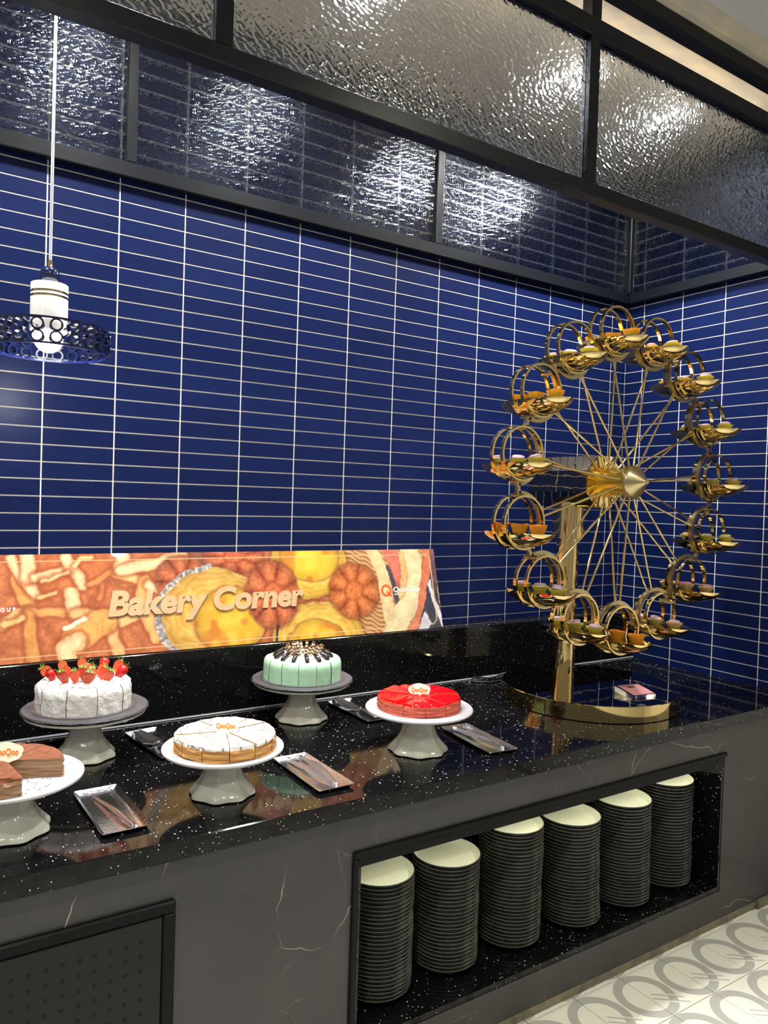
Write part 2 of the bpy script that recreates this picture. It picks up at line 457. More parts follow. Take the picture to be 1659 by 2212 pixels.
tm = tile_mesh('tile', TW-GAP, TH-GAP).mesh('tile', M['tile'])
tm_half = tile_mesh('tile_cut', X0-GAP, TH-GAP).mesh('tile_cut', M['tile'])
rest = MB()
def add_tile(mbx, wd, x, z):
    n = len(mbx.v); t = tile_mesh('t', wd, TH-GAP)
    mbx.add([(p[0]+x, p[1], p[2]+z) for p in t.v], t.f)
for r in range(-12, 29):
    z = R0Z - TH*(r+0.5)
    for k in range(-1, 17):              # k = -1 is the cut tile at the corner
        if k == -1: x, wd, me = -X0/2, X0-GAP, tm_half
        else: x, wd, me = -(X0+TW*(k+0.5)), TW-GAP, tm
        if 4 <= k <= 13 and -1 <= r <= 28: link('tile', me, wall_back, (x, 0, z))
        elif z+TH/2 < ZTOP: add_tile(rest, wd, x, z)
stuff(build('tile_field', rest, M['tile'], wall_back))

mb = MB().box(0.0, 0.12, -3.2, 0.12, 0, ZTOP)
wall_right = structure(build('wall_right', mb, M['grout']), 'right wall of glossy blue stacked tiles with pale grout')
tm_r0 = tile_mesh('tile_cut_side', Y0-GAP, TH-GAP).mesh('tile_cut_side', M['tile'])
rest = MB()
for r in range(-12, 33):
    z = R0Z - TH*(r+0.5)
    for k in range(-1, 5):
        y, me, wd = (-Y0/2, tm_r0, Y0-GAP) if k == -1 else (-(Y0+TW*(k+0.5)), tm, TW-GAP)
        if -1 <= r and k <= 3: link('tile', me, wall_right, (0, y, z), (0, 0, -PI/2))
        elif z+TH/2 < ZTOP:
            t = tile_mesh('t', wd, TH-GAP)
            rest.add([(p[1], y-p[0], p[2]+z) for p in t.v], t.f)
stuff(build('tile_field', rest, M['tile'], wall_right))

# ------------------------------------------------------------------ floor with printed tiles
FP = 0.227
def make_floor_mat():
    m_, nt, b = new_mat('printed_floor_tile')
    geo = N(nt, 'ShaderNodeNewGeometry'); sx = N(nt, 'ShaderNodeSeparateXYZ'); nt.links.new(geo.outputs['Position'], sx.inputs[0])
    u = mathn(nt, 'DIVIDE', mathn(nt, 'ADD', sx.outputs['X'], 0.978), FP)
    v = mathn(nt, 'DIVIDE', mathn(nt, 'ADD', sx.outputs['Y'], 1.291), FP)
    du = mathn(nt, 'SUBTRACT', mathn(nt, 'FRACT', mathn(nt, 'ADD', u, 100.5)), 0.5)
    dv = mathn(nt, 'SUBTRACT', mathn(nt, 'FRACT', mathn(nt, 'ADD', v, 100.0)), 0.5)
    r = mathn(nt, 'SQRT', mathn(nt, 'ADD', mathn(nt, 'MULTIPLY', du, du), mathn(nt, 'MULTIPLY', dv, dv)))
    ring = mathn(nt, 'LESS_THAN', mathn(nt, 'ABSOLUTE', mathn(nt, 'SUBTRACT', r, 0.415)), 0.072)
    s_ = mathn(nt, 'ADD', mathn(nt, 'MULTIPLY', du, 0.79), mathn(nt, 'MULTIPLY', dv, -0.61))
    t_ = mathn(nt, 'ADD', mathn(nt, 'MULTIPLY', du, 0.61), mathn(nt, 'MULTIPLY', dv, 0.79))
    inseg = mathn(nt, 'MULTIPLY', mathn(nt, 'GREATER_THAN', s_, 0.09), mathn(nt, 'LESS_THAN', s_, 0.66))
    at = mathn(nt, 'ABSOLUTE', t_)
    stroke = mathn(nt, 'MULTIPLY', inseg, mathn(nt, 'LESS_THAN', mathn(nt, 'ABSOLUTE', mathn(nt, 'SUBTRACT', at, 0.050)), 0.013))
    gapm = mathn(nt, 'MULTIPLY', mathn(nt, 'GREATER_THAN', s_, 0), mathn(nt, 'LESS_THAN', mathn(nt, 'ABSOLUTE', mathn(nt, 'SUBTRACT', at, 0.078)), 0.013))
    ring = mathn(nt, 'MULTIPLY', ring, mathn(nt, 'SUBTRACT', 1.0, gapm))
    fac = mathn(nt, 'MAXIMUM', ring, stroke)
    nt.links.new(mixc(nt, fac, (0.80, 0.79, 0.71, 1), (0.44, 0.44, 0.41, 1)), b.inputs['Base Color'])
    b.inputs['Roughness'].default_value = 0.28
    return m_
M['floor_tile'] = make_floor_mat()
M['floor_grout'] = simple('brown_floor_grout', (0.16, 0.12, 0.11, 1), 0.9)
floor = structure(build('floor', MB().box(-8, 3, -7, 0, -0.06, -0.0035), [M['floor_grout']]), 'cream floor tiles printed with grey letter rings')
ft = MB(); a = FP/2-0.0014; b_ = 0.0008
ft.add([(-a,-a,-0.0035),(a,-a,-0.0035),(a,a,-0.0035),(-a,a,-0.0035),(-a,-a,-b_),(a,-a,-b_),(a,a,-b_),(-a,a,-b_),(-a+b_,-a+b_,0),(a-b_,-a+b_,0),(a-b_,a-b_,0),(-a+b_,a-b_,0)],
       [(8,9,10,11),(4,5,9,8),(5,6,10,9),(6,7,11,10),(7,4,8,11),(0,1,5,4),(1,2,6,5),(2,3,7,6),(3,0,4,7)])
ftm = ft.mesh('floor_tile', M['floor_tile'])
fx = lambda i: -0.978+FP*(i+0.5)
fy = lambda j: -1.291+FP*(j+0.5)
far = MB()
for i in range(-24, 14):
    for j in range(-22, 2):
        x, y = fx(i), fy(j)
        if x+FP/2 > -0.005 and y > -3.3: continue
        if -5 <= i <= 3 and -6 <= j <= 0: link('floor_tile', ftm, floor, (x, y, 0))
        else: far.add([(p[0]+x, p[1]+y, p[2]) for p in ft.v], ft.f)
stuff(build('floor_tile_field', far, M['floor_tile'], floor))

# ------------------------------------------------------------------ ceiling
ceil = structure(build('ceiling', MB().box(-8, 3, -1.185, 0.12, ZCEIL, ZCEIL+0.1), M['ceil_warm_lit']), 'plaster ceiling above the counter with warm light mottled into its colour')
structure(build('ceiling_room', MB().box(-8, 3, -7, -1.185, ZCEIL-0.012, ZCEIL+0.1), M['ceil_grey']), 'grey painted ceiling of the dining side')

# ================================================================== COUNTER
YF = -1.07; ZC = 0.874
mb = MB().bbox(-4.2, -0.0065, YF, -0.0065, 0.824, ZC, 0.0025)
tag(build('countertop', mb, M['granite']), 'polished black speckled granite worktop carrying the cakes', 'countertop')
mb = MB().bbox(-4.2, -0.0065, -0.130, -0.0065, ZC, 1.122, 0.002)
tag(build('backsplash_ledge', mb, M['granite']), 'black speckled granite ledge behind the cakes, under the blue tiles', 'backsplash')
tag(build('caulk_line', MB().tube([(-4.2,-0.1315,ZC+0.002),(-0.007,-0.1315,ZC+0.002)], 0.0045, 6), M['caulk']), 'thin grey sealant bead where granite ledge meets worktop', 'sealant')

base = empty('counter_base', (-2.1, -0.55, 0))
tag(base, 'dark grey veined stone counter front with plate niche and vent', 'counter')
def part(name, mb, mat_, parent=base, smooth=None):
    o = build(name, mb, mat_, parent, smooth)
    o.matrix_parent_inverse = Matrix.Translation(-Vector(parent.location))
    return o
YM = -1.048                                  # face of the stone cladding
NX0, NX1, NZ0, NZ1 = -2.325, -0.580, 0.165, 0.700
VX1, VZ1 = -2.842, 0.723
mb = MB()
mb.box(-4.2, -0.0065, YM, YM+0.02, NZ1, 0.824)
mb.box(VX1, NX0, YM, YM+0.02, 0.03, NZ1)
mb.box(NX1, -0.0065, YM, YM+0.02, 0.03, NZ1)
mb.box(NX0, NX1, YM, YM+0.02, 0.03, NZ0-0.02)
part('stone_cladding', mb, M['marble'])
part('plinth', MB().box(-4.2, -0.31, YM-0.001, YM+0.03, 0.0, 0.03), M['kick'])
part('plinth_return', MB().box(-0.31, -0.0065, YM-0.012, YM+0.03, 0.0, 0.034), M['kick'])
part('carcass', MB().box(-4.2, -0.0065, -0.60, -0.02, 0.0, 0.824), M['blackmatte'])
# niche lining
part('niche_floor', MB().box(NX0, NX1, YM+0.002, -0.60, NZ0-0.02, NZ0), M['granite'])
part('niche_side', MB().box(NX1-0.014, NX1, YM+0.002, -0.60, NZ0, NZ1), M['granite'])
part('niche_side', MB().box(NX0, NX0+0.014, YM+0.002, -0.60, NZ0, NZ1), M['granite'])
part('niche_back', MB().box(NX0, NX1, -0.62, -0.60, NZ0, NZ1), M['granite'])
part('niche_top', MB().box(NX0, NX1, YM+0.002, -0.60, NZ1-0.014, NZ1), M['granite'])
t_ = 0.017
part('niche_lip', MB().box(NX0+0.002, NX1, YM-0.002, YM+0.012, NZ1-0.030, NZ1-0.002), M['black'])
part('niche_trim', MB().bbox(NX0-t_, NX1+0.006, YM-0.011, YM+0.004, NZ1-0.002, NZ1+t_, 0.004), M['black'])
part('niche_trim', MB().bbox(NX0-t_, NX0+0.002, YM-0.011, YM+0.004, NZ0-0.02, NZ1-0.002, 0.004), M['black'])
# ventilated service door on the left
part('vent_frame', MB().bbox(-4.2, VX1, YM-0.012, YM+0.01, VZ1-0.030, VZ1, 0.004).bbox(VX1-0.030, VX1, YM-0.012, YM+0.01, 0.03, VZ1-0.030, 0.004), M['black'])
mb = MB().bbox(-4.2, VX1-0.032, YM-0.008, YM+0.01, 0.03, VZ1-0.033, 0.0015)
vd = part('vent_door', mb, M['blackmatte'])
hp = MB()
for i in range(34):
    for j in range(15):
        hp.lathe([(0.0, 0.0012), (0.0048, 0.0012), (0.0048, 0.0)], 10)
        st = len(hp.v)-10*2-1
        hp.xf(Matrix.Translation((-2.923-0.0345*i, YM-0.008, 0.641-0.034*j)) @ Matrix.Rotation(PI/2, 4, 'X'), st)
stuff(part('vent_perforations', hp, M['hole'], base))

# ================================================================== GLAZED FRAMES
gz = empty('wall_glazing', (-2.0, -0.03, 2.82))
tag(gz, 'dark framed hammered glass panels fixed over the top of the tiled walls', 'glazing')
def gpart(name, mb, mat_, parent, smooth=None): return part(name, mb, mat_, parent, smooth)
gpart('bottom_rail', MB().bbox(-4.2, -0.0065, -0.042, -0.0065, 2.817, 2.871, 0.003), M['frame'], gz)
gpart('bottom_rail', MB().bbox(-0.042, -0.0065, -1.3, -0.0425, 2.817, 2.871, 0.003), M['frame'], gz)
for xm in (-4.10, -2.732, -1.357):
    gpart('mullion', MB().bbox(xm-0.0185, xm+0.0185, -0.040, -0.0065, 2.871, ZCEIL-0.002, 0.003), M['frame'], gz)
gpart('mullion', MB().bbox(-0.052, -0.0065, -0.052, -0.0065, 2.871, ZCEIL-0.002, 0.003), M['frame'], gz)
for xa, xb in ((-4.081, -2.751), (-2.713, -1.376), (-1.338, -0.053)):
    gpart('pane', MB().box(xa, xb, -0.026, -0.020, 2.871, ZCEIL-0.002), M['glass_wall'], gz)
gpart('pane', MB().box(-0.026, -0.020, -1.3, -0.053, 2.871, ZCEIL-0.002), M['glass_wall'], gz)

bk = empty('glass_bulkhead', (-2.0, -1.045, 2.728))
tag(bk, 'hanging charcoal frame with large hammered glass panes over the counter front', 'glass partition')
YB0, YB1 = -1.07, -1.02
gpart('bottom_beam', MB().bbox(-5.6, -0.0065, YB0, YB1, 2.728, 2.775, 0.003), M['frame'], bk)
gpart('transom', MB().bbox(-5.6, -0.0065, YB0, YB1, 3.250, 3.312, 0.003), M['frame'], bk)
gpart('top_beam', MB().bbox(-5.6, -0.0065, YB0-0.006, YB1, 3.422, ZCEIL-0.001, 0.003), M['frame'], bk)
XM = (-5.34, -4.06, -2.782, -1.505, -0.225)
for xm in XM:
    gpart('mullion', MB().bbox(xm-0.0225, xm+0.0225, YB0+0.002, YB1, 2.775, 3.250, 0.003), M['frame'], bk)
    gpart('mullion', MB().bbox(xm-0.0225, xm+0.0225, YB0+0.002, YB1, 3.312, 3.422, 0.003), M['frame'], bk)
for i in range(len(XM)):
    xa = XM[i]+0.0225; xb = (XM[i+1]-0.0225) if i+1 < len(XM) else -0.0065
    gpart('pane', MB().box(xa, xb, -1.048, -1.042, 2.775, 3.250), M['glass'], bk)

# ================================================================== LAMPS
def spot(name, loc, watts, col, size, blend, radius, parent=None, rot=(0,0,0)):
    d = bpy.data.lights.new(name, 'SPOT'); d.energy = watts; d.color = col; d.spot_size = size; d.spot_blend = blend; d.shadow_soft_size = radius
    o = bpy.data.objects.new(name, d); COL.objects.link(o); o.location = loc; o.rotation_euler = rot
    if parent: o.parent = parent
    return o
def downlight(x, y, z, lab, watts, col, lensmat, group, R=0.05, size=104, cat='downlight'):
    t = empty('recessed_downlight', (x, y, z)); tag(t, lab, cat, group)
    build('trim_ring', MB().lathe([(R*0.86, 0.0), (R*0.90, -0.006), (R*1.2, -0.006), (R*1.25, 0.0)], 32), M['white_enamel'], t, 40)
    build('lens', MB().lathe([(0, -0.003), (R*0.87, -0.003), (R*0.87, 0.0)], 32), lensmat, t, 40)
    spot('lamp_beam', (0, 0, -0.012), watts, col, math.radians(size), 0.9, R*0.9, t)
    return t
WHITE = (1.0, 0.97, 0.93)
for i, x in enumerate((-3.55, -2.84, -2.07, -1.10, -0.52)):
    downlight(x, -0.56, ZCEIL-0.0005, ['ceiling downlight over the worktop beyond the left edge', 'ceiling downlight above the strawberry cake seen through glass', 'ceiling downlight above the mint cake seen through glass', 'ceiling downlight just left of the gold wheel', 'ceiling downlight nearest the tiled corner'][i],
              COUNTER_SPOT_W*(1, 1, 1, 1.35, 1.6)[i], WHITE, M['lens'], 'downlights over the counter', 0.075)
WARM = (1.0, 0.94, 0.79)
k = 0
for x, cx in ((-5.2, 'left'), (-3.4, 'middle'), (-1.6, 'right')):
    for y, cy in ((-2.3, 'near'), (-4.2, 'far')):
        downlight(x, y, ZCEIL-0.0125, 'warm dining area ceiling downlight, %s one of the row %s the counter' % (cx, cy+(' to' if cy == 'near' else ' from')), ROOM_LAMP_W, WARM, M['lens_room'], 'downlights of the dining area', 0.07, 150)
def strip_light(name, parent, loc, rot, length, watts, col, spread=170):
    d = bpy.data.lights.new(name, 'AREA'); d.shape = 'RECTANGLE'; d.size = length; d.size_y = 0.012; d.spread = math.radians(spread); d.energy = watts; d.color = col
    o = bpy.data.objects.new(name, d); COL.objects.link(o); o.parent = parent
    o.matrix_parent_inverse = Matrix.Translation(-Vector(parent.location)); o.location = loc; o.rotation_euler = rot
    return o
gpart('added_cove_strip', MB().box(-5.5, -0.03, -1.032, -1.022, 3.3122, 3.3185), M['led'], bk)  # added strip and area light on the transom, there to brighten the ceiling
strip_light('added_cove_glow', bk, (-2.75, -1.024, 3.3220), (PI-0.95, 0, 0), 5.2, ADDED_COVE_W, (1.0, 0.86, 0.64), 95)
# light strip tucked behind the head of the plate niche
part('niche_led', MB().box(NX0+0.03, NX1-0.03, YM+0.085, YM+0.097, NZ1-0.021, NZ1-0.0142), M['led'])
strip_light('niche_glow', base, ((NX0+NX1)/2, YM+0.091, NZ1-0.0225), (0, 0, 0), NX1-NX0-0.08, NICHE_W, (1.0, 0.96, 0.74))

# pendant lamp
PX, PY = -3.066, -0.50
pend = empty('pendant_lamp', (PX, PY, 2.083)); tag(pend, 'pendant lamp with white cylinder and navy ring lattice shade hung at left', 'pendant lamp')
build('cord', MB().tube([(0,0,0.262), (0,0,ZCEIL-2.083-0.02)], 0.0042, 10), M['cord_white'], pend, 40)
build('canopy', MB().lathe([(0,1.389),(0.05,1.389),(0.05,1.366),(0.006,1.360),(0,1.360)], 24), M['white_enamel'], pend, 40)
build('brass_cap', MB().lathe([(0,0.262),(0.0060,0.262),(0.0075,0.256),(0.0088,0.240),(0.0092,0.236),(0,0.236)], 12), M['gold'], pend, 20)
build('ball', MB().lathe([(0,0.245)]+[(0.0275*math.cos(a), 0.218+0.0275*math.sin(a)) for a in [PI/2*(1-i/6.0) for i in range(1,13)]]+[(0,0.1905)], 28), M['navy_enamel'], pend, 60)
body = build('cylinder_body', MB().lathe([(0,0.193),(0.0485,0.193),(0.0495,0.1915),(0.0495,0.062),(0.044,0.058),(0.0,0.060)], 40), M['white_enamel'], pend, 40)
for zz in (0.168, 0.156):
    build('gold_band', MB().lathe([(0.0490,zz-0.0028),(0.0499,zz-0.0028),(0.0499,zz+0.0028),(0.0490,zz+0.0028)], 40), M['gold'], body, 40)
build('globe_bulb', MB().lathe([(0,0.0785)]+[(0.0385*math.cos(a), 0.040+0.0385*math.sin(a)) for a in [PI/2*(1-i/7.0) for i in range(1,14)]]+[(0,0.0015)], 28), M['bulb'], pend, 60)
SR = 0.157
shade = build('shade_rim', MB().lathe([(SR-0.003,0.0672),(SR+0.003,0.0672),(SR+0.003,0.0735),(SR-0.003,0.0735),(SR-0.003,0.0672)], 64), M['navy_enamel'], pend, 40)
build('shade_rim', MB().lathe([(SR-0.0045,0.0),(SR+0.0045,0.0),(SR+0.0045,0.006),(SR-0.0045,0.006),(SR-0.0045,0.0)], 64), M['blue_enamel'], pend, 40)
rg = MB(); rr = 0.0170
prof = [(rr, -0.0075), (rr, 0.0075), (rr-0.0050, 0.0075), (rr-0.0050, -0.0075), (rr, -0.0075)]
rg.lathe(prof, 20)
rgm = rg.mesh('shade_ring', M['navy_enamel'], 40)
for i in range(22):
    a = 2*PI*(i+0.35)/22
    for zz in (0.0195, 0.0515):
        link('shade_ring', rgm, shade, (SR*math.cos(a), SR*math.sin(a), zz), (0, PI/2, a))
for i in range(4):
    a = PI/4+PI/2*i
    arms = MB().tube([(0.045*math.cos(a),0.045*math.sin(a),0.068),(SR*math.cos(a),SR*math.sin(a),0.070)], 0.0025, 6)
    build('shade_arm', arms, M['navy_enamel'], pend, 40)
pl = bpy.data.lights.new('bulb_glow', 'POINT'); pl.energy = PENDANT_W; pl.color = (1,0.97,0.92); pl.shadow_soft_size = 0.039
po = bpy.data.objects.new('bulb_glow', pl); COL.objects.link(po); po.parent = pend; po.location = (0,0,0.0)
po.location = (0,0,-0.045)
# ================================================================== BAKERY BOARD
BB = Vector((0, -0.105, 1.1225)); BT = Vector((0, -0.012, 1.4745))
BE = (BT-BB).normalized(); BL = 0.362; BN = Vector((1,0,0)).cross(BE).normalized()     # BN points to the room
board = empty('bakery_sign', (-2.45, -0.105, 1.1225))
tag(board, 'long glossy printed bakery sign leaning on the tiles above the ledge', 'sign')
FEAT = [('S', [(-3.073, 0.28), (-3.043, 0.2), (-3.033, 0.161)], 0.045, (232, 165, 75), 'r'), ('S', [(-3.125, 0.125), (-3.083, 0.164), (-3.033, 0.168)], 0.0295, (236, 186, 112), 'r'), ('S', [(-3.041, 0.166), (-2.984, 0.163), (-2.91, 0.158)], 0.03, (228, 160, 75), 'r'), ('S', [(-2.902, 0.232), (-2.9, 0.193), (-2.895, 0.153)], 0.0425, (243, 205, 150), 'r'), ('S', [(-2.895, 0.153), (-2.842, 0.15), (-2.781, 0.114)], 0.031, (236, 186, 112), 'r'), ('S', [(-3.041, 0.153), (-3.037, 0.092), (-3.027, 0.014)], 0.037, (228, 155, 72), 'r'), ('S', [(-3.118, 0.128), (-3.091, 0.133), (-3.063, 0.147)], 0.02, (236, 186, 112), 'r'), ('S', [(-2.773, 0.113), (-2.717, 0.121), (-2.655, 0.147)], 0.036, (236, 186, 112), 'r'), ('S', [(-2.751, 0.286), (-2.686, 0.27), (-2.637, 0.245)], 0.0335, (236, 186, 112), 'r'), ('S', [(-2.65, 0.257), (-2.664, 0.198), (-2.646, 0.13), (-2.62, 0.053)], 0.04, (235, 175, 95), 'r'), ('S', [(-2.781, 0.105), (-2.76, 0.039), (-2.744, -0.019)], 0.038, (236, 186, 112), 'r'), ('S', [(-2.822, 0.28), (-2.797, 0.251), (-2.809, 0.205)], 0.019, (215, 120, 60), 'r'), ('S', [(-2.637, 0.245), (-2.588, 0.212), (-2.568, 0.19)], 0.031, (243, 205, 150), 'r'), ('S', [(-2.801, 0.12), (-2.844, 0.094), (-2.898, 0.058)], 0.0785, (238, 170, 80), 'chunk'), ('S', [(-2.891, 0.057), (-2.928, 0.037), (-2.92, -0.003)], 0.0575, (243, 208, 150), 'chunk'), ('S', [(-2.927, 0.102), (-2.889, 0.12), (-2.863, 0.133)], 0.0185, (247, 222, 190), 'crumb'), ('P', [(-3.103, 0.359), (-3.098, 0.308), (-3.071, 0.261), (-3.032, 0.215), (-3.009, 0.205), (-2.965, 0.225), (-2.923, 0.242), (-2.881, 0.241), (-2.844, 0.229), (-2.812, 0.258), (-2.74, 0.299), (-2.719, 0.353)], 0, (206, 104, 46), 'w'), ('S', [(-3.092, 0.352), (-3.061, 0.287), (-3.012, 0.222)], 0.0325, (243, 205, 150), 'r'), ('S', [(-3.041, 0.353), (-3.036, 0.313), (-3.042, 0.285)], 0.039, (243, 205, 150), 'r'), ('S', [(-3.018, 0.278), (-2.966, 0.295), (-2.891, 0.314)], 0.028, (243, 205, 150), 'r'), ('S', [(-2.92, 0.356), (-2.903, 0.32), (-2.865, 0.248)], 0.0375, (243, 205, 150), 'r'), ('S', [(-2.891, 0.319), (-2.867, 0.347), (-2.834, 0.351)], 0.019, (236, 186, 112), 'r'), ('S', [(-2.996, 0.267), (-2.952, 0.282), (-2.914, 0.294)], 0.0155, (238, 190, 130), 'r'), ('S', [(-3.005, 0.214), (-2.983, 0.219), (-2.956, 0.228)], 0.018, (236, 186, 112), 'r'), ('S', [(-2.837, 0.252), (-2.791, 0.279), (-2.75, 0.302)], 0.0225, (222, 130, 60), 'r'), ('S', [(-2.728, 0.353), (-2.72, 0.327), (-2.74, 0.316)], 0.0435, (243, 205, 150), 'r'), ('S', [(-2.734, 0.299), (-2.667, 0.314), (-2.591, 0.324), (-2.51, 0.353)], 0.0385, (243, 205, 150), 'r'), ('E', (-2.507, 0.247, 0.106, 0.1085), 0, (196, 92, 48), 'mad'), ('E', (-2.298, 0.342, 0.127, 0.07), 0, (200, 92, 48), 'mad2'), ('E', (-2.394, 0.124, 0.2165, 0.1795), 0, (236, 176, 70), 'tart'), ('E', (-2.326, 0.097, 0.1465, 0.128), 0, (240, 178, 40), 'tartin'), ('E', (-1.968, 0.305, 0.182, 0.144), 0, (240, 186, 62), 'tart2'), ('E', (-1.965, 0.331, 0.1345, 0.098), 0, (243, 190, 40), 'tart2in'), ('E', (-1.953, -0.006, 0.2135, 0.157), 0, (240, 184, 66), 'tart3'), ('E', (-1.966, -0.033, 0.136, 0.108), 0, (243, 185, 40), 'tart3in'), ('E', (-2.146, 0.189, 0.117, 0.1375), 0, (204, 98, 50), 'flower'), ('E', (-1.766, 0.187, 0.1245, 0.119), 0, (206, 104, 44), 'flower2'), ('S', [(-1.659, 0.365), (-1.611, 0.262), (-1.605, 0.129), (-1.589, 0.011)], 0.0665, (236, 196, 138), 'b'), ('S', [(-1.567, 0.355), (-1.539, 0.302), (-1.524, 0.229)], 0.069, (214, 104, 88), 'pink'), ('S', [(-1.582, 0.282), (-1.558, 0.199), (-1.553, 0.126)], 0.027, (66, 56, 70), 'navy'), ('S', [(-1.46, 0.363), (-1.432, 0.268), (-1.471, 0.143), (-1.55, 0.044), (-1.598, -0.017)], 0.1055, (243, 212, 156), 'b'), ('S', [(-1.5, 0.333), (-1.496, 0.249), (-1.524, 0.156)], 0.0375, (230, 180, 110), 'b'), ('S', [(-1.35, 0.361), (-1.378, 0.245), (-1.416, 0.099), (-1.485, -0.025)], 0.0605, (222, 118, 80), 'pink'), ('P', [(-1.325, 0.352), (-1.313, 0.361), (-1.321, 0.001), (-1.462, -0.006), (-1.408, 0.098)], 0, (58, 60, 76), 'navy'), ('P', [(-1.34, 0.357), (-1.313, 0.361), (-1.317, 0.196), (-1.342, 0.206)], 0, (120, 76, 80), 'mauve'), ('P', [(-1.373, 0.207), (-1.36, 0.223), (-1.318, 0.051), (-1.32, 0.005), (-1.333, 0.02)], 0, (222, 214, 220), 'white'), ('P', [(-1.408, 0.077), (-1.38, 0.023), (-1.398, -0.007), (-1.463, -0.01)], 0, (214, 204, 214), 'white')]
def vnoise(x, y, sc, seed):
    x = np.asarray(x)*sc+seed*13.7; y = np.asarray(y)*sc+seed*7.3
    xi = np.floor(x).astype(int); yi = np.floor(y).astype(int); fx_ = x-xi; fy_ = y-yi
    fx_ = fx_*fx_*(3-2*fx_); fy_ = fy_*fy_*(3-2*fy_)
    def h(a, b):
        n = np.sin(a*127.1+b*311.7+seed*74.7)*43758.5453
        return n-np.floor(n)
    return (h(xi,yi)*(1-fx_)+h(xi+1,yi)*fx_)*(1-fy_)+(h(xi,yi+1)*(1-fx_)+h(xi+1,yi+1)*fx_)*fy_
def seg_dist(X, Y, pts):
    d = np.full(X.shape, 9.0); al = np.zeros(X.shape); L0 = 0.0
    for (ax, ay), (bx, by) in zip(pts[:-1], pts[1:]):
        dx, dy = bx-ax, by-ay; l2 = dx*dx+dy*dy; L = math.sqrt(l2)
        t = np.clip(((X-ax)*dx+(Y-ay)*dy)/l2, 0, 1)
        dd = np.hypot(X-ax-t*dx, Y-ay-t*dy)
        al = np.where(dd < d, L0+t*L, al); d = np.minimum(d, dd); L0 += L
    return d, al
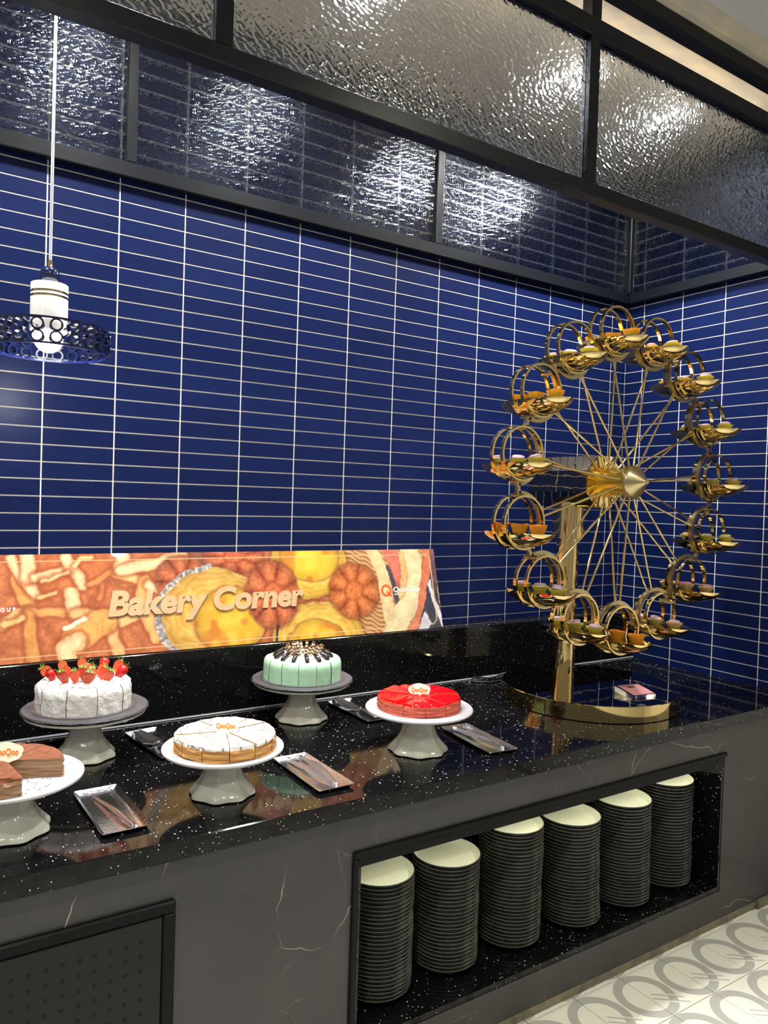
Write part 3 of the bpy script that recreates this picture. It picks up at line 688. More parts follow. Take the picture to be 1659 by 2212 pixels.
def paint_board():
    NX, NY = 760, 122
    xs = np.linspace(-3.62, -1.317, NX); ys = np.linspace(0, BL, NY)
    X, Y = np.meshgrid(xs, ys)
    wx = X+0.010*(vnoise(X, Y, 30, 1)-0.5)+0.004*(vnoise(X, Y, 90, 2)-0.5)
    wy = Y+0.010*(vnoise(X, Y, 30, 3)-0.5)+0.004*(vnoise(X, Y, 90, 4)-0.5)
    fine = vnoise(X, Y, 120, 5); mid = vnoise(X, Y, 35, 6); big = vnoise(X, Y, 12, 7)
    img = np.zeros(X.shape+(3,))
    img[:] = (200, 104, 54)
    img += ((fine-0.5)*34+(mid-0.5)*48)[..., None]*np.array([1.0, 0.8, 0.55])
    # basket weave on the right
    wv = (np.sin((X*0.7+Y*1.5)*210+np.sin(X*90)*1.4)*0.5+0.5)
    bas = np.stack([150+80*wv, 96+72*wv, 52+52*wv], -1)
    fb = np.clip((X+1.93)/0.06, 0, 1)[..., None]
    img = img*(1-fb)+bas*fb
    gap = (np.abs(X+2.44) < 0.06) & (Y > 0.24)
    img[gap] = img[gap]*0.3+np.array([120, 80, 60])*0.7
    def blend(a, col):
        nonlocal img
        img = img*(1-a[..., None])+col*a[..., None]
    one = np.ones(X.shape)
    for kind, g, wdt, col, nm in FEAT:
        c = np.array(col, float)
        if kind == 'S':
            d, al = seg_dist(wx, wy, g); h = wdt/2
            # darker toasted rim under each ridge
            soft = 0.003
            if nm in ('r', 'chunk'):
                h *= 1.22; soft = 0.007
                blend(np.clip(1-(d-h)/0.014, 0, 1)*0.6*(d > h*0.7), one[..., None]*np.array([164, 64, 24]))
            t = np.clip(d/h, 0, 1)
            sh = c[None, None]*(1.02-0.10*t[..., None]**2)
            if nm in ('r', 'chunk'):
                e_ = np.clip((t-0.35)/0.6, 0, 1)[..., None]*0.55
                sh = sh*(1-e_)+np.array([222, 132, 62])*e_
            if nm == 'b':
                st = np.sin((al*1.0+d*2.2*np.sign(wx-np.interp(wy, [p[1] for p in g][::-1], [p[0] for p in g][::-1])))*300+mid*2)
                sh = sh+(st*16)[..., None]*np.array([1, 1, 0.8])
            sh = sh+((fine-0.5)*26+(mid-0.5)*30)[..., None]*np.array([1, 0.95, 0.8])
            blend(np.clip((h-d)/soft, 0, 1), sh)
        elif kind == 'E':
            cx, cy, rx, ry = g
            r = np.hypot((wx-cx)/rx, (wy-cy)/ry); ang = np.arctan2((Y-cy)/ry, (X-cx)/rx)
            blend(np.clip(1-(r-1)/0.10, 0, 1)*0.55, one[..., None]*np.array([120, 52, 26]))
            sh = c[None, None]*(1.06-0.26*np.clip(r, 0, 1)[..., None]**3)
            if nm.startswith('flower') or nm.startswith('mad'):
                pet = np.cos(ang*7+0.6)
                sh = sh+((pet*22)*np.clip((r-0.3)/0.2, 0, 1)*np.clip((0.98-r)/0.2, 0, 1)+(fine-0.5)*34)[..., None]*np.array([1.1, 0.95, 0.7])
                sh = sh-(np.exp(-((r-0.36)/0.06)**2)*34)[..., None]*np.array([1, 0.8, 0.6])
                sh = sh-(np.exp(-((pet+1)/0.10))*np.clip((r-0.36)/0.1, 0, 1)*34)[..., None]*np.array([1, 0.7, 0.5])
            elif nm.endswith('in'):
                sp = np.clip((vnoise(X, Y, 26, 9)-0.60)*5, 0, 1)
                sh = sh*(1-sp[..., None]*0.55)+np.array([206, 92, 24])*sp[..., None]*0.55
                sh = sh+((mid-0.5)*26)[..., None]
            else:
                st = np.sin(r*46+mid*7+ang*2)
                sh = sh+(st*9+(mid-0.5)*30)[..., None]*np.array([0.8, 1, 1.1])
            blend(np.clip((1-r)*rx/0.003, 0, 1), sh)
            if nm == 'tart':      # crinkled foil edge at the left
                fo = (np.abs(r-1.0) < 0.055) & (np.cos(ang-2.9) > 0.25)
                v = 170+70*(fine-0.5)*2
                img[fo] = np.stack([v, v*0.95, v*0.93], -1)[fo]
        else:
            inside = np.zeros(X.shape, bool); n = len(g)
            for i in range(n):
                (ax, ay), (bx, by) = g[i], g[(i+1) % n]
                cond = ((ay > wy) != (by > wy)) & (wx < (bx-ax)*(wy-ay)/(by-ay+1e-9)+ax)
                inside ^= cond
            sh = one[..., None]*c+((fine-0.5)*24+(mid-0.5)*30)[..., None]*np.array([1, 0.8, 0.6])
            blend(inside.astype(float), sh)
    # syrupy dark drip below the flower cake
    d, _ = seg_dist(X, Y, [(-2.135, 0.06), (-2.142, 0.03), (-2.146, 0.0)])
    blend(np.clip((0.006-d)/0.002, 0, 1), one[..., None]*np.array([48, 32, 34]))
    # fine inset border line with a rounded right end
    x1, y0_, y1_, rc = -1.345, 0.0185, 0.3375, 0.035
    q = np.maximum(np.maximum(X-(x1-rc), 0), 0); yc = (y0_+y1_)/2; hy = (y1_-y0_)/2
    qy = np.maximum(np.abs(Y-yc)-(hy-rc), 0)
    sd = np.where((X > x1-rc) & (np.abs(Y-yc) > hy-rc), np.hypot(q, qy)-rc, np.maximum(X-x1, np.abs(Y-yc)-hy))
    blend((np.abs(sd) < 0.0024).astype(float)*0.85, one[..., None]*np.array([244, 200, 140]))
    img = np.clip(img, 0, 255)/255.0
    g_ = img.mean(-1, keepdims=True); img = (g_+(img-g_)*0.86)*0.93
    lin = np.where(img <= 0.04045, img/12.92, ((img+0.055)/1.055)**2.4)
    P = np.zeros((NY, NX, 3)); P[..., 0] = X
    P[..., 1] = BB.y+BE.y*Y+BN.y*0.0; P[..., 2] = BB.z+BE.z*Y
    idx = np.arange(NX*NY).reshape(NY, NX)
    F = np.stack([idx[:-1,:-1], idx[:-1,1:], idx[1:,1:], idx[1:,:-1]], -1).reshape(-1, 4)
    off = np.array(BN)*0.0062
    me = bpy.data.meshes.new('printed_face')
    me.from_pydata((P.reshape(-1, 3)+off).tolist(), [], F.tolist())
    ca = me.color_attributes.new('print', 'FLOAT_COLOR', 'POINT')
    rgba = np.ones((NX*NY, 4), np.float32); rgba[:, :3] = lin.reshape(-1, 3)
    ca.data.foreach_set('color', rgba.ravel())
    m_, nt, b = new_mat('glossy_food_print')
    at = N(nt, 'ShaderNodeVertexColor', layer_name='print')
    nt.links.new(at.outputs['Color'], b.inputs['Base Color'])
    b.inputs['Roughness'].default_value = 0.35
    b.inputs['Coat Weight'].default_value = 1.0; b.inputs['Coat Roughness'].default_value = 0.03
    me.materials.append(m_)
    me.update()
    return me
def on_board(o):
    o.matrix_parent_inverse = Matrix.Translation(-Vector(board.location)); return o
on_board(link('printed_face', paint_board(), board))
pm = MB()
c0 = [(BB+Vector((x,0,0))+BE*t+BN*d) for x in (-3.62, -1.317) for t in (0.0, BL) for d in (0.0, 0.006)]
pm.add(c0, [(0,1,3,2),(4,6,7,5),(0,4,5,1),(2,3,7,6),(0,2,6,4),(1,5,7,3)])
M['boardback'] = simple('pale_foam_board', (0.66, 0.52, 0.46, 1), 0.4)
on_board(build('panel', pm, M['boardback'], board))

_dg = {}
def text_mesh(txt, height, extrude, offset=0.0, shear=0.0, spacing=1.0, bevel=0.0):
    """mesh of a line of lettering, capital height = height, baseline at y=0, starting at x=0"""
    cu = bpy.data.curves.new('lettering', 'FONT'); cu.body = txt; cu.size = 1.0; cu.shear = shear; cu.offset = offset/height*0.7
    cu.space_character = spacing; cu.extrude = extrude/height*0.7; cu.resolution_u = 4; cu.bevel_depth = bevel
    ob = bpy.data.objects.new('lettering_tmp', cu); COL.objects.link(ob)
    dg = bpy.context.evaluated_depsgraph_get(); dg.update()
    me = bpy.data.meshes.new_from_object(ob.evaluated_get(dg))
    bpy.data.objects.remove(ob, do_unlink=True); bpy.data.curves.remove(cu)
    s = height/0.7
    co = np.zeros(len(me.vertices)*3, np.float32); me.vertices.foreach_get('co', co)
    me.vertices.foreach_set('co', co*s); me.update()
    return me
def islands(me, name, mat_):
    bm = bmesh.new(); bm.from_mesh(me); bmesh.ops.remove_doubles(bm, verts=bm.verts, dist=1e-5)
    seen = set(); out = []
    bm.verts.ensure_lookup_table()
    for v0 in bm.verts:
        if v0.index in seen: continue
        st = [v0]; comp = []; seen.add(v0.index)
        while st:
            v = st.pop(); comp.append(v)
            for e in v.link_edges:
                w_ = e.other_vert(v)
                if w_.index not in seen: seen.add(w_.index); st.append(w_)
        ids = {v.index: i for i, v in enumerate(comp)}; fs = {f for v in comp for f in v.link_faces}
        m2 = bpy.data.meshes.new(name); m2.from_pydata([tuple(v.co) for v in comp], [], [tuple(ids[v.index] for v in f.verts) for f in fs])
        m2.materials.append(mat_); m2.update(); out.append(m2)
    bm.free()
    return out
def fit_width(me, wd):
    co = np.zeros(len(me.vertices)*3, np.float32); me.vertices.foreach_get('co', co); c = co.reshape(-1, 3)
    c[:, 0] = (c[:, 0]-c[:, 0].min())*wd/(c[:, 0].max()-c[:, 0].min()); me.vertices.foreach_set('co', c.ravel()); me.update(); return me
def board_matrix(x, t, d):
    o = BB+Vector((x,0,0))+BE*t+BN*d
    return Matrix(((1, BE.x, BN.x, o.x), (0, BE.y, BN.y, o.y), (0, BE.z, BN.z, o.z), (0,0,0,1)))
M['lettergold'] = simple('satin_champagne_gold', (0.70, 0.48, 0.27, 1), 0.30, 0.35)
M['printwhite'] = simple('white_print', (0.86, 0.84, 0.80, 1), 0.5)
M['printorange'] = simple('orange_print', srgb(232, 92, 40), 0.5)
M['letteredge'] = simple('pale_letter_edge', (0.80, 0.55, 0.45, 1), 0.4)
def board_text(txt, x, t, wd, ht, mat_, ext, off, shear, name, split=False, d=0.0065, spacing=1.0):
    me = fit_width(text_mesh(txt, ht, ext, off, shear, spacing), wd)
    mats = islands(me, name, mat_) if split else None
    if mats is None: me.materials.append(mat_); mats = [me]
    for m2 in mats:
        o = link(name, m2, board); o.matrix_basis = board_matrix(x, t, d+ext); on_board(o)
board_text('Bakery Corner', -2.785, 0.140, 0.778, 0.084, M['lettergold'], 0.0025, 0.0052, 0.20, 'letter', True)
board_text('QooQoo', -1.566, 0.172, 0.145, 0.022, M['printwhite'], 0.0002, 0.0006, 0.0, 'brand_lettering')
board_text('Sushi', -1.562, 0.158, 0.036, 0.0085, M['printwhite'], 0.0002, 0.0002, 0.0, 'small_lettering')
board_text('&', -1.492, 0.159, 0.0075, 0.0080, M['printwhite'], 0.0002, 0.0002, 0.0, 'small_lettering')
board_text('GROUP', -3.158, 0.172, 0.079, 0.0125, M['printwhite'], 0.0002, 0.0009, 0.0, 'group_lettering', spacing=1.9)
mb = MB(); n = 36
for i in range(n):
    pass
ringo = [(0.0265, 0.0), (0.0265, 0.0006), (0.0165, 0.0006), (0.0165, 0.0), (0.0265, 0.0)]
mb.lathe(ringo, 40)
for k in (-1, 1):
    mb.ribbon([(0.002, -0.004+k*0.0028-0.0*k, 0.0009), (0.026, -0.026+k*0.0028, 0.0009)], (0.0020, 0.0016, 0), (0, 0, 0.0004))
o = build('ring_logo', mb, M['printorange'], board); o.matrix_basis = board_matrix(-1.604, 0.181, 0.0066); on_board(o)

# ================================================================== CAKE STANDS
def stand(x, y, R, ztop, rb, lab, white=True, rz=0.2):
    """fluted porcelain pedestal with a round plate; ztop = height of plate surface above the worktop"""
    t = empty('cake_stand', (x, y, ZC), rz); tag(t, lab, 'cake stand', 'cake stands on the counter')
    H = ztop-0.016
    prof = [(0.0, 0.0), (rb*0.94, 0.0), (rb, 0.004), (rb*0.985, 0.012), (rb*0.86, 0.024), (rb*0.70, 0.042), (rb*0.58, 0.064), (rb*0.51, 0.088), (rb*0.49, H-0.012), (rb*0.52, H), (0.0, H)]
    lob = lambda a, q: 1+(0.045 if q <= 4 else 0.03 if q <= 6 else 0.012)*math.cos(8*a)*(1 if q > 0 else 0)
    build('pedestal', MB().lathe(prof, 64, lobes=lob), M['porcelain'], t, 50)
    p2 = [(0.0, H), (rb*0.6, H), (R*0.72, H+0.002), (R*0.93, H+0.007), (R, H+0.014), (R, H+0.0185), (R*0.985, H+0.0205), (R*0.955, H+0.0185), (R*0.89, ztop), (0.0, ztop)]
    build('plate', MB().lathe(p2, 72), M['whiteplate'] if white else M['porcelain'], t, 35)
    return t
def slate(x, y, z, R, lab):
    r_ = random.Random(int(R*1e5)+int(x*100))
    n = 72; jig = [1+r_.uniform(-0.010, 0.006) for _ in range(n)]; jig2 = [1+r_.uniform(-0.012, 0.008) for _ in range(n)]
    def lob(a, q):
        i = int(round(a/(2*PI)*n)) % n
        return (1.0, jig2[i], jig[i], jig2[(i*7) % n], jig[(i*5) % n], 1.0)[min(q, 5)]
    prof = [(0, 0), (R*0.955, 0.0), (R*0.985, 0.004), (R, 0.0075), (R*0.975, 0.0115), (0, 0.0118)]
    o = build('slate_plate', MB().lathe(prof, n, lobes=lob, mis=[1, 1, 1, 1, 0]), [M['slate'], M['slateedge']], None, 25, (x, y, z))
    tag(o, lab, 'slate plate', 'slate plates on cake stands')
    return o
# ---- cake materials
def crepe_mat(name, c0, c1, scale=1.0):
    m_, nt, b = new_mat(name)
    tc = N(nt, 'ShaderNodeTexCoord'); mp = N(nt, 'ShaderNodeMapping'); mp.inputs['Scale'].default_value = (14, 14, 520*scale)
    nt.links.new(tc.outputs['Object'], mp.inputs['Vector'])
    n1 = N(nt, 'ShaderNodeTexNoise'); n1.inputs['Scale'].default_value = 1.0; n1.inputs['Detail'].default_value = 2
    nt.links.new(mp.outputs['Vector'], n1.inputs['Vector'])
    r = N(nt, 'ShaderNodeMapRange'); r.inputs['From Min'].default_value = 0.35; r.inputs['From Max'].default_value = 0.65
    nt.links.new(n1.outputs['Fac'], r.inputs['Value'])
    nt.links.new(mixc(nt, r.outputs['Result'], c0, c1), b.inputs['Base Color'])
    b.inputs['Roughness'].default_value = 0.55
    bp = N(nt, 'ShaderNodeBump'); bp.inputs['Strength'].default_value = 0.7; bp.inputs['Distance'].default_value = 0.0025
    nt.links.new(n1.outputs['Fac'], bp.inputs['Height']); nt.links.new(bp.outputs['Normal'], b.inputs['Normal'])
    return m_
M['cream'] = simple('whipped_cream', (0.80, 0.79, 0.79, 1), 0.55, bump=(55, 0.8, 0.006), Subsurface_Weight=0.1)
M['sponge'] = simple('brown_sponge', (0.30, 0.16, 0.07, 1), 0.9, bump=(200, 0.5, 0.002))
M['mint'] = simple('mint_cream', (0.42, 0.70, 0.50, 1), 0.5, bump=(45, 0.35, 0.004), Subsurface_Weight=0.1)
M['choc_sponge'] = simple('dark_sponge', (0.05, 0.025, 0.014, 1), 0.9)
M['crepe_gold'] = crepe_mat('golden_crepe_layers', (0.34, 0.13, 0.025, 1), (0.66, 0.36, 0.10, 1))
M['crepe_red'] = crepe_mat('salmon_crepe_layers', (0.40, 0.045, 0.025, 1), (0.66, 0.14, 0.085, 1))
M['crepe_choc'] = crepe_mat('chocolate_crepe_layers', (0.16, 0.075, 0.035, 1), (0.44, 0.27, 0.15, 1), 1.3)
M['red_glaze'] = simple('red_berry_glaze', (0.62, 0.003, 0.006, 1), 0.10, Specular_IOR_Level=0.28, bump=(30, 0.25, 0.003))
M['cocoa'] = simple('cocoa_powder', (0.20, 0.066, 0.030, 1), 0.95, noise=(60, 0.25), bump=(300, 0.4, 0.001))
M['strawberry'] = simple('strawberry_skin', (0.55, 0.014, 0.010, 1), 0.25, bump=(260, 0.5, 0.001))
M['strawberry_cut'] = simple('strawberry_flesh', (0.76, 0.095, 0.035, 1), 0.35, noise=(90, 0.25))
M['leaf'] = simple('strawberry_leaf', (0.18, 0.30, 0.04, 1), 0.6)
M['darkchoc'] = simple('dark_chocolate', (0.012, 0.008, 0.008, 1), 0.18, Coat_Weight=0.5)
M['milkchoc'] = simple('milk_chocolate', (0.16, 0.065, 0.03, 1), 0.4)
M['whitechoc'] = simple('white_chocolate', (0.84, 0.76, 0.52, 1), 0.4)
M['plaque'] = simple('white_chocolate_plaque', (0.86, 0.82, 0.66, 1), 0.4)
M['orange_text'] = simple('orange_icing', (0.85, 0.22, 0.02, 1), 0.5)
def web_mat():
    """white meringue top scored with thin toasted arcs"""
    m_, nt, b = new_mat('scored_white_meringue')
    tc = N(nt, 'ShaderNodeTexCoord'); nz = N(nt, 'ShaderNodeTexNoise'); nz.inputs['Scale'].default_value = 16
    nt.links.new(tc.outputs['Object'], nz.inputs['Vector'])
    mv = N(nt, 'ShaderNodeVectorMath', operation='MULTIPLY_ADD'); nt.links.new(nz.outputs['Color'], mv.inputs[0]); mv.inputs[1].default_value = (0.03, 0.03, 0); nt.links.new(tc.outputs['Object'], mv.inputs[2])
    v = N(nt, 'ShaderNodeTexVoronoi', feature='DISTANCE_TO_EDGE', voronoi_dimensions='2D'); v.inputs['Scale'].default_value = 22
    nt.links.new(mv.outputs[0], v.inputs['Vector'])
    ln = N(nt, 'ShaderNodeMapRange'); ln.inputs['From Min'].default_value = 0.012; ln.inputs['From Max'].default_value = 0.060
    nt.links.new(v.outputs['Distance'], ln.inputs['Value'])
    nt.links.new(mixc(nt, ln.outputs['Result'], (0.34, 0.24, 0.15, 1), (0.82, 0.81, 0.80, 1)), b.inputs['Base Color'])
    b.inputs['Roughness'].default_value = 0.5
    bp = N(nt, 'ShaderNodeBump'); bp.inputs['Strength'].default_value = 0.9; bp.inputs['Distance'].default_value = 0.003
    nt.links.new(ln.outputs['Result'], bp.inputs['Height']); nt.links.new(bp.outputs['Normal'], b.inputs['Normal'])
    return m_
M['meringue'] = web_mat()
def wedge(a0, a1, R, h, topf=None, sidef=None, nr=7, na=7, nz=6, cap=0.0, round_=0.006):
    """one slice of cake; materials: 0 top (and the upper `cap` of the side), 1 side, 2 cut faces"""
    mb = MB(); topf = topf or (lambda r, a: 0); sidef = sidef or (lambda a, z: 0)
    A = [a0+(a1-a0)*i/na for i in range(na+1)]
    Rr = [R*j/nr for j in range(nr+1)]
    def top_pt(j, i):
        r = Rr[j]; a = A[i]; z = h+topf(r, a)
        if j == nr: r = R+sidef(a, h)-round_*0.3; z -= round_
        if j == nr-1: r = R-round_
        return (r*math.cos(a), r*math.sin(a), z)
    T = [[len(mb.v)+0]*(na+1)]; mb.v.append((0, 0, h+topf(0, (a0+a1)/2)))
    for j in range(1, nr+1):
        row = []
        for i in range(na+1): row.append(len(mb.v)); mb.v.append(top_pt(j, i))
        T.append(row)
    for j in range(nr):
        for i in range(na):
            f = (T[0][0], T[1][i], T[1][i+1]) if j == 0 else (T[j][i], T[j+1][i], T[j+1][i+1], T[j][i+1])
            mb.f.append(f); mb.m.append(0)
    S = [T[nr]]
    for q in range(1, nz+1):
        row = []
        for i in range(na+1):
            zt = mb.v[T[nr][i]][2]; z = zt*(1-q/nz); r = R+sidef(A[i], z)
            row.append(len(mb.v)); mb.v.append((r*math.cos(A[i]), r*math.sin(A[i]), z))
        S.append(row)
    for q in range(nz):
        for i in range(na):
            mb.f.append((S[q][i], S[q+1][i], S[q+1][i+1], S[q][i+1])); mb.m.append(0 if (q+1)/nz <= cap+1e-6 else 1)
    b0 = len(mb.v); mb.v.append((0, 0, 0))
    for i in (0, na):
        poly = [T[j][i] for j in range(nr+1)]+[S[q][i] for q in range(1, nz+1)]+[b0]
        mb.f.append(tuple(poly) if i == 0 else tuple(reversed(poly))); mb.m.append(2)
    mb.f.append(tuple([b0]+[S[nz][i] for i in range(na+1)])); mb.m.append(2)
    return mb
def slices(cake, R, h, n, a_off, mats, skip=(), topf=None, sidef=None, cap=0.0, gap=0.0028, round_=0.006, seed=1, jz=0.0):
    rr_ = random.Random(seed)
    for k in range(n):
        if k in skip: continue
        a0 = a_off+2*PI*k/n; a1 = a0+2*PI/n; am = (a0+a1)/2
        mb = wedge(a0, a1, R+rr_.uniform(-0.0012, 0.0012), h+rr_.uniform(-jz, jz), topf, sidef, cap=cap, round_=round_)
        build('slice', mb, mats, cake, 45, (gap*math.cos(am), gap*math.sin(am), 0))
def hsh(a, b, s=0):
    v = math.sin(a*12.9898+b*78.233+s*37.7)*43758.5453
    return v-math.floor(v)
def wob(a, z, f1=5, f2=60, s=0):
    return math.sin(a*f1+s)*0.4+math.sin(a*f1*2.7+z*f2+s*2)*0.35+math.sin(a*f1*5.1-z*f2*1.7+s*3)*0.25
def topper(cake, z, size, rz, tilt=0.35):
    pq = []
    for i in range(60):
        a = 2*PI*i/60
        r = 1+0.09*abs(math.sin(2.5*a+0.4))
        x = 0.034*r*math.cos(a); y = 0.0195*r*math.sin(a)
        if math.sin(a) < 0: y *= 1.0+0.35*max(0, 1-abs(math.cos(a))*2.2)
        pq.append((x*size, y*size))
    mb = MB().prism(pq, 0, 0.004)
    Mx = Matrix.Translation((0, 0, z)) @ Matrix.Rotation(rz, 4, 'Z') @ Matrix.Rotation(PI/2-tilt, 4, 'X')
    o = build('plaque', mb, M['plaque'], cake, 30); o.matrix_basis = Mx
    me = fit_width(text_mesh('QooQoo', 0.0135*size, 0.0004, 0.0006), 0.054*size); me.materials.append(M['orange_text'])
    t = link('plaque_lettering', me, o); t.location = (-0.027*size, -0.006*size, 0.0046)
# camera-facing yaw for the toppers (turned to the room)
VIEW = 0.55
# ---- 1 strawberry cream cake on slate
SX, SY = -2.915, -0.377
stand(SX, SY, 0.178, 0.143, 0.090, 'white pedestal cake stand under the strawberry cream cake', False)
slate(SX, SY, ZC+0.1475, 0.187, 'round grey slate plate holding the strawberry cream cake')
z1 = ZC+0.1475+0.0120
cake = empty('strawberry_cake', (SX-0.006, SY, z1)); tag(cake, 'white whipped cream cake topped with cut strawberries', 'cake', 'cakes on the counter')
build('cake_board', MB().lathe([(0,0),(0.150,0),(0.150,0.002),(0,0.002)], 48), M['cakeboard'], cake, 30)
body = empty('cake_body'); body.parent = cake; body.location = (0, 0, 0.002)
sf = lambda a, z: 0.0042*wob(a, z, 7, 90, 1.3)+0.0015*wob(a, z, 19, 200, 4)
tf = lambda r, a: 0.0022*wob(a, r, 5, 80, 2)
slices(body, 0.135, 0.078, 10, -0.25, [M['cream'], M['cream'], M['sponge']], topf=tf, sidef=sf, cap=1.0, gap=0.0032, round_=0.009)
def strawberry_mesh():
    mb = MB(); n = 14; st = 8
    prof = [(0.0, 0.0), (0.0045, 0.002), (0.0085, 0.008), (0.0115, 0.017), (0.0125, 0.024), (0.0115, 0.030), (0.007, 0.0345), (0.0, 0.036)]
    rows = []
    for r, z in prof:
        row = []
        for i in range(n+1):
            a = PI*i/n
            row.append(len(mb.v)); mb.v.append((r*math.cos(a), r*math.sin(a)*1.05, z))
        rows.append(row)
    for q in range(len(rows)-1):
        for i in range(n):
            mb.f.append((rows[q][i], rows[q][i+1], rows[q+1][i+1], rows[q+1][i])); mb.m.append(0)
    mb.f.append(tuple([rw[0] for rw in rows]+[rw[n] for rw in reversed(rows)])); mb.m.append(1)
    return mb.mesh('strawberry', [M['strawberry'], M['strawberry_cut']], 50)
def leaf_mesh():
    mb = MB()
    for i in range(5):
        a = PI*(0.05+0.9*i/4)
        c, s = math.cos(a), math.sin(a)
        mb.add([(0,0,0.0352),(0.005*c-0.002*s,0.005*s+0.002*c,0.0375),(0.012*c,0.012*s,0.0385+0.002*(i % 2)),(0.005*c+0.002*s,0.005*s-0.002*c,0.0375),(0.004*c,0.004*s,0.0350)],
               [(0,1,2,3),(4,3,2),(4,2,1),(0,3,4),(0,4,1)])
    mb.tube([(0,0.0015,0.036),(0.001,0.002,0.041),(0.003,0.003,0.045)], 0.0009, 5)
    return mb.mesh('leaf', M['leaf'], 30)
sbm, lfm = strawberry_mesh(), leaf_mesh()
dol = MB().lathe([(0,0),(0.020,0),(0.0215,0.004),(0.018,0.009),(0.010,0.0125),(0,0.014)], 18, lobes=lambda a, q: 1+0.06*math.cos(6*a+q)).mesh('cream_dollop', M['cream'], 50)
sb_rnd = random.Random(11)
spots = [(0.092, a) for a in [2*PI*i/10+0.15 for i in range(10)]]+[(0.048, a) for a in [2*PI*i/7+0.4 for i in range(7)]]+[(0.012, 1.0), (0.014, 4.2)]
for i, (r, a) in enumerate(spots):
    x, y = r*math.cos(a), r*math.sin(a)
    if r > 0.06: link('cream_dollop', dol, cake, (x, y, 0.079), (0, 0, a))
    zb = 0.089 if r > 0.06 else 0.084
    # flesh faces the viewer's side (towards -y), stalk end up and outwards
    lean = 0.55+sb_rnd.uniform(-0.2, 0.25)
    out = a+sb_rnd.uniform(-0.5, 0.5)
    d = Vector((math.cos(out)*math.sin(lean), math.sin(out)*math.sin(lean), math.cos(lean)))
    f = Vector((-0.25+sb_rnd.uniform(-0.5, 0.5), -1, 0.15)); f = (f-d*f.dot(d)).normalized()      # flat cut side normal = -Y of mesh
    Yv = -f; Xv = Yv.cross(d)
    s_ = 1.22+sb_rnd.uniform(-0.12, 0.2)
    if i % 4 == 1: Yv, Xv = -Yv, -Xv
    Mx = Matrix(((Xv.x*s_, Yv.x*s_, d.x*s_, x), (Xv.y*s_, Yv.y*s_, d.y*s_, y), (Xv.z*s_, Yv.z*s_, d.z*s_, zb-0.002), (0,0,0,1)))
    o = link('strawberry', sbm, cake); o.matrix_basis = Mx
    link('leaf', lfm, o)
# ---- 2 mint cake on slate
GX, GY = -2.139, -0.325
stand(GX, GY, 0.178, 0.138, 0.094, 'white pedestal cake stand under the mint green cake', False)
slate(GX, GY, ZC+0.1425, 0.189, 'round grey slate plate holding the mint green cake')
z1 = ZC+0.1425+0.0120
cake = empty('mint_cake', (GX, GY, z1)); tag(cake, 'mint green cream cake with dark chocolate rolls and striped sticks', 'cake', 'cakes on the counter')
build('cake_board', MB().lathe([(0,0),(0.155,0),(0.155,0.002),(0,0.002)], 48), M['cakeboard'], cake, 30)
body = empty('cake_body'); body.parent = cake; body.location = (0, 0, 0.002)
slices(body, 0.139, 0.074, 14, 0.1, [M['mint'], M['mint'], M['choc_sponge']], topf=lambda r, a: 0.001*wob(a, r, 5, 60), sidef=lambda a, z: 0.0014*wob(a, z, 9, 60, 2), cap=1.0, gap=0.0040, round_=0.007)
build('cream_ring', MB().lathe([(0.030,0.074),(0.045,0.086),(0.068,0.090),(0.088,0.084),(0.100,0.075)], 56, lobes=lambda a, q: 1+0.02*math.cos(28*a)), M['cream'], cake, 60)
roll = MB()
for k in range(9):
    pass
roll.tube([(0.030,0,-0.004),(0.026,0,0.0015),(0.016,0,0.0048),(0.004,0,0.0062),(-0.008,0,0.0060)], [0.0066,0.0078,0.0082,0.0080,0.0068], 10)
rollm = roll.mesh('chocolate_roll', M['darkchoc'], 50)
stk = MB()
for k in range(7):
    stk.box(-0.0052, 0.0052, -0.0042, 0.0042, k*0.0062, (k+1)*0.0062, k % 2)
stkm = stk.mesh('striped_stick', [M['milkchoc'], M['whitechoc']])
mr = random.Random(3)
for i in range(14):
    a = 0.1+2*PI*(i+0.5)/14
    link('chocolate_roll', rollm, cake, (0.080*math.cos(a), 0.080*math.sin(a), 0.0905), (0, 0.38, a+mr.uniform(-0.1, 0.1)))
    for j in range(2 if i % 2 else 1):
        a2 = a+0.12+0.2*j; r2 = 0.052-0.014*j
        link('striped_stick', stkm, cake, (r2*math.cos(a2), r2*math.sin(a2), 0.084), (mr.uniform(-0.25, 0.25), 0.35+mr.uniform(-0.2, 0.3), a2))
pr = MB()
for i in range(40):
    a = mr.uniform(0, 2*PI); r = mr.uniform(0.100, 0.118)
    c = (r*math.cos(a), r*math.sin(a), 0.0765)
    pr.lathe([(0,-0.002),(0.002,0),(0,0.002)], 6, c=c)
stuff(build('cream_pearls', pr, M['whitechoc'], cake, 60))
# ---- 3 white crepe cake
WX, WY = -2.650, -0.848
stand(WX, WY, 0.166, 0.128, 0.088, 'white pedestal cake stand under the white crepe cake')
cake = empty('white_crepe_cake', (WX+0.006, WY, ZC+0.1285)); tag(cake, 'golden layered crepe cake with scored white top and plaque', 'cake', 'cakes on the counter')
slices(cake, 0.133, 0.040, 12, 0.22, [M['meringue'], M['crepe_gold'], M['crepe_gold']], topf=lambda r, a: 0.0022*wob(a*1.0, r, 6, 130, 1)+0.003*(1-r/0.133), sidef=lambda a, z: 0.0026*math.sin(z*620+math.sin(a*5)*2)+0.002*wob(a, z, 13, 120), cap=0.17, gap=0.0042, round_=0.003, seed=5, jz=0.0015)
topper(cake, 0.056, 1.0, -VIEW+0.0)
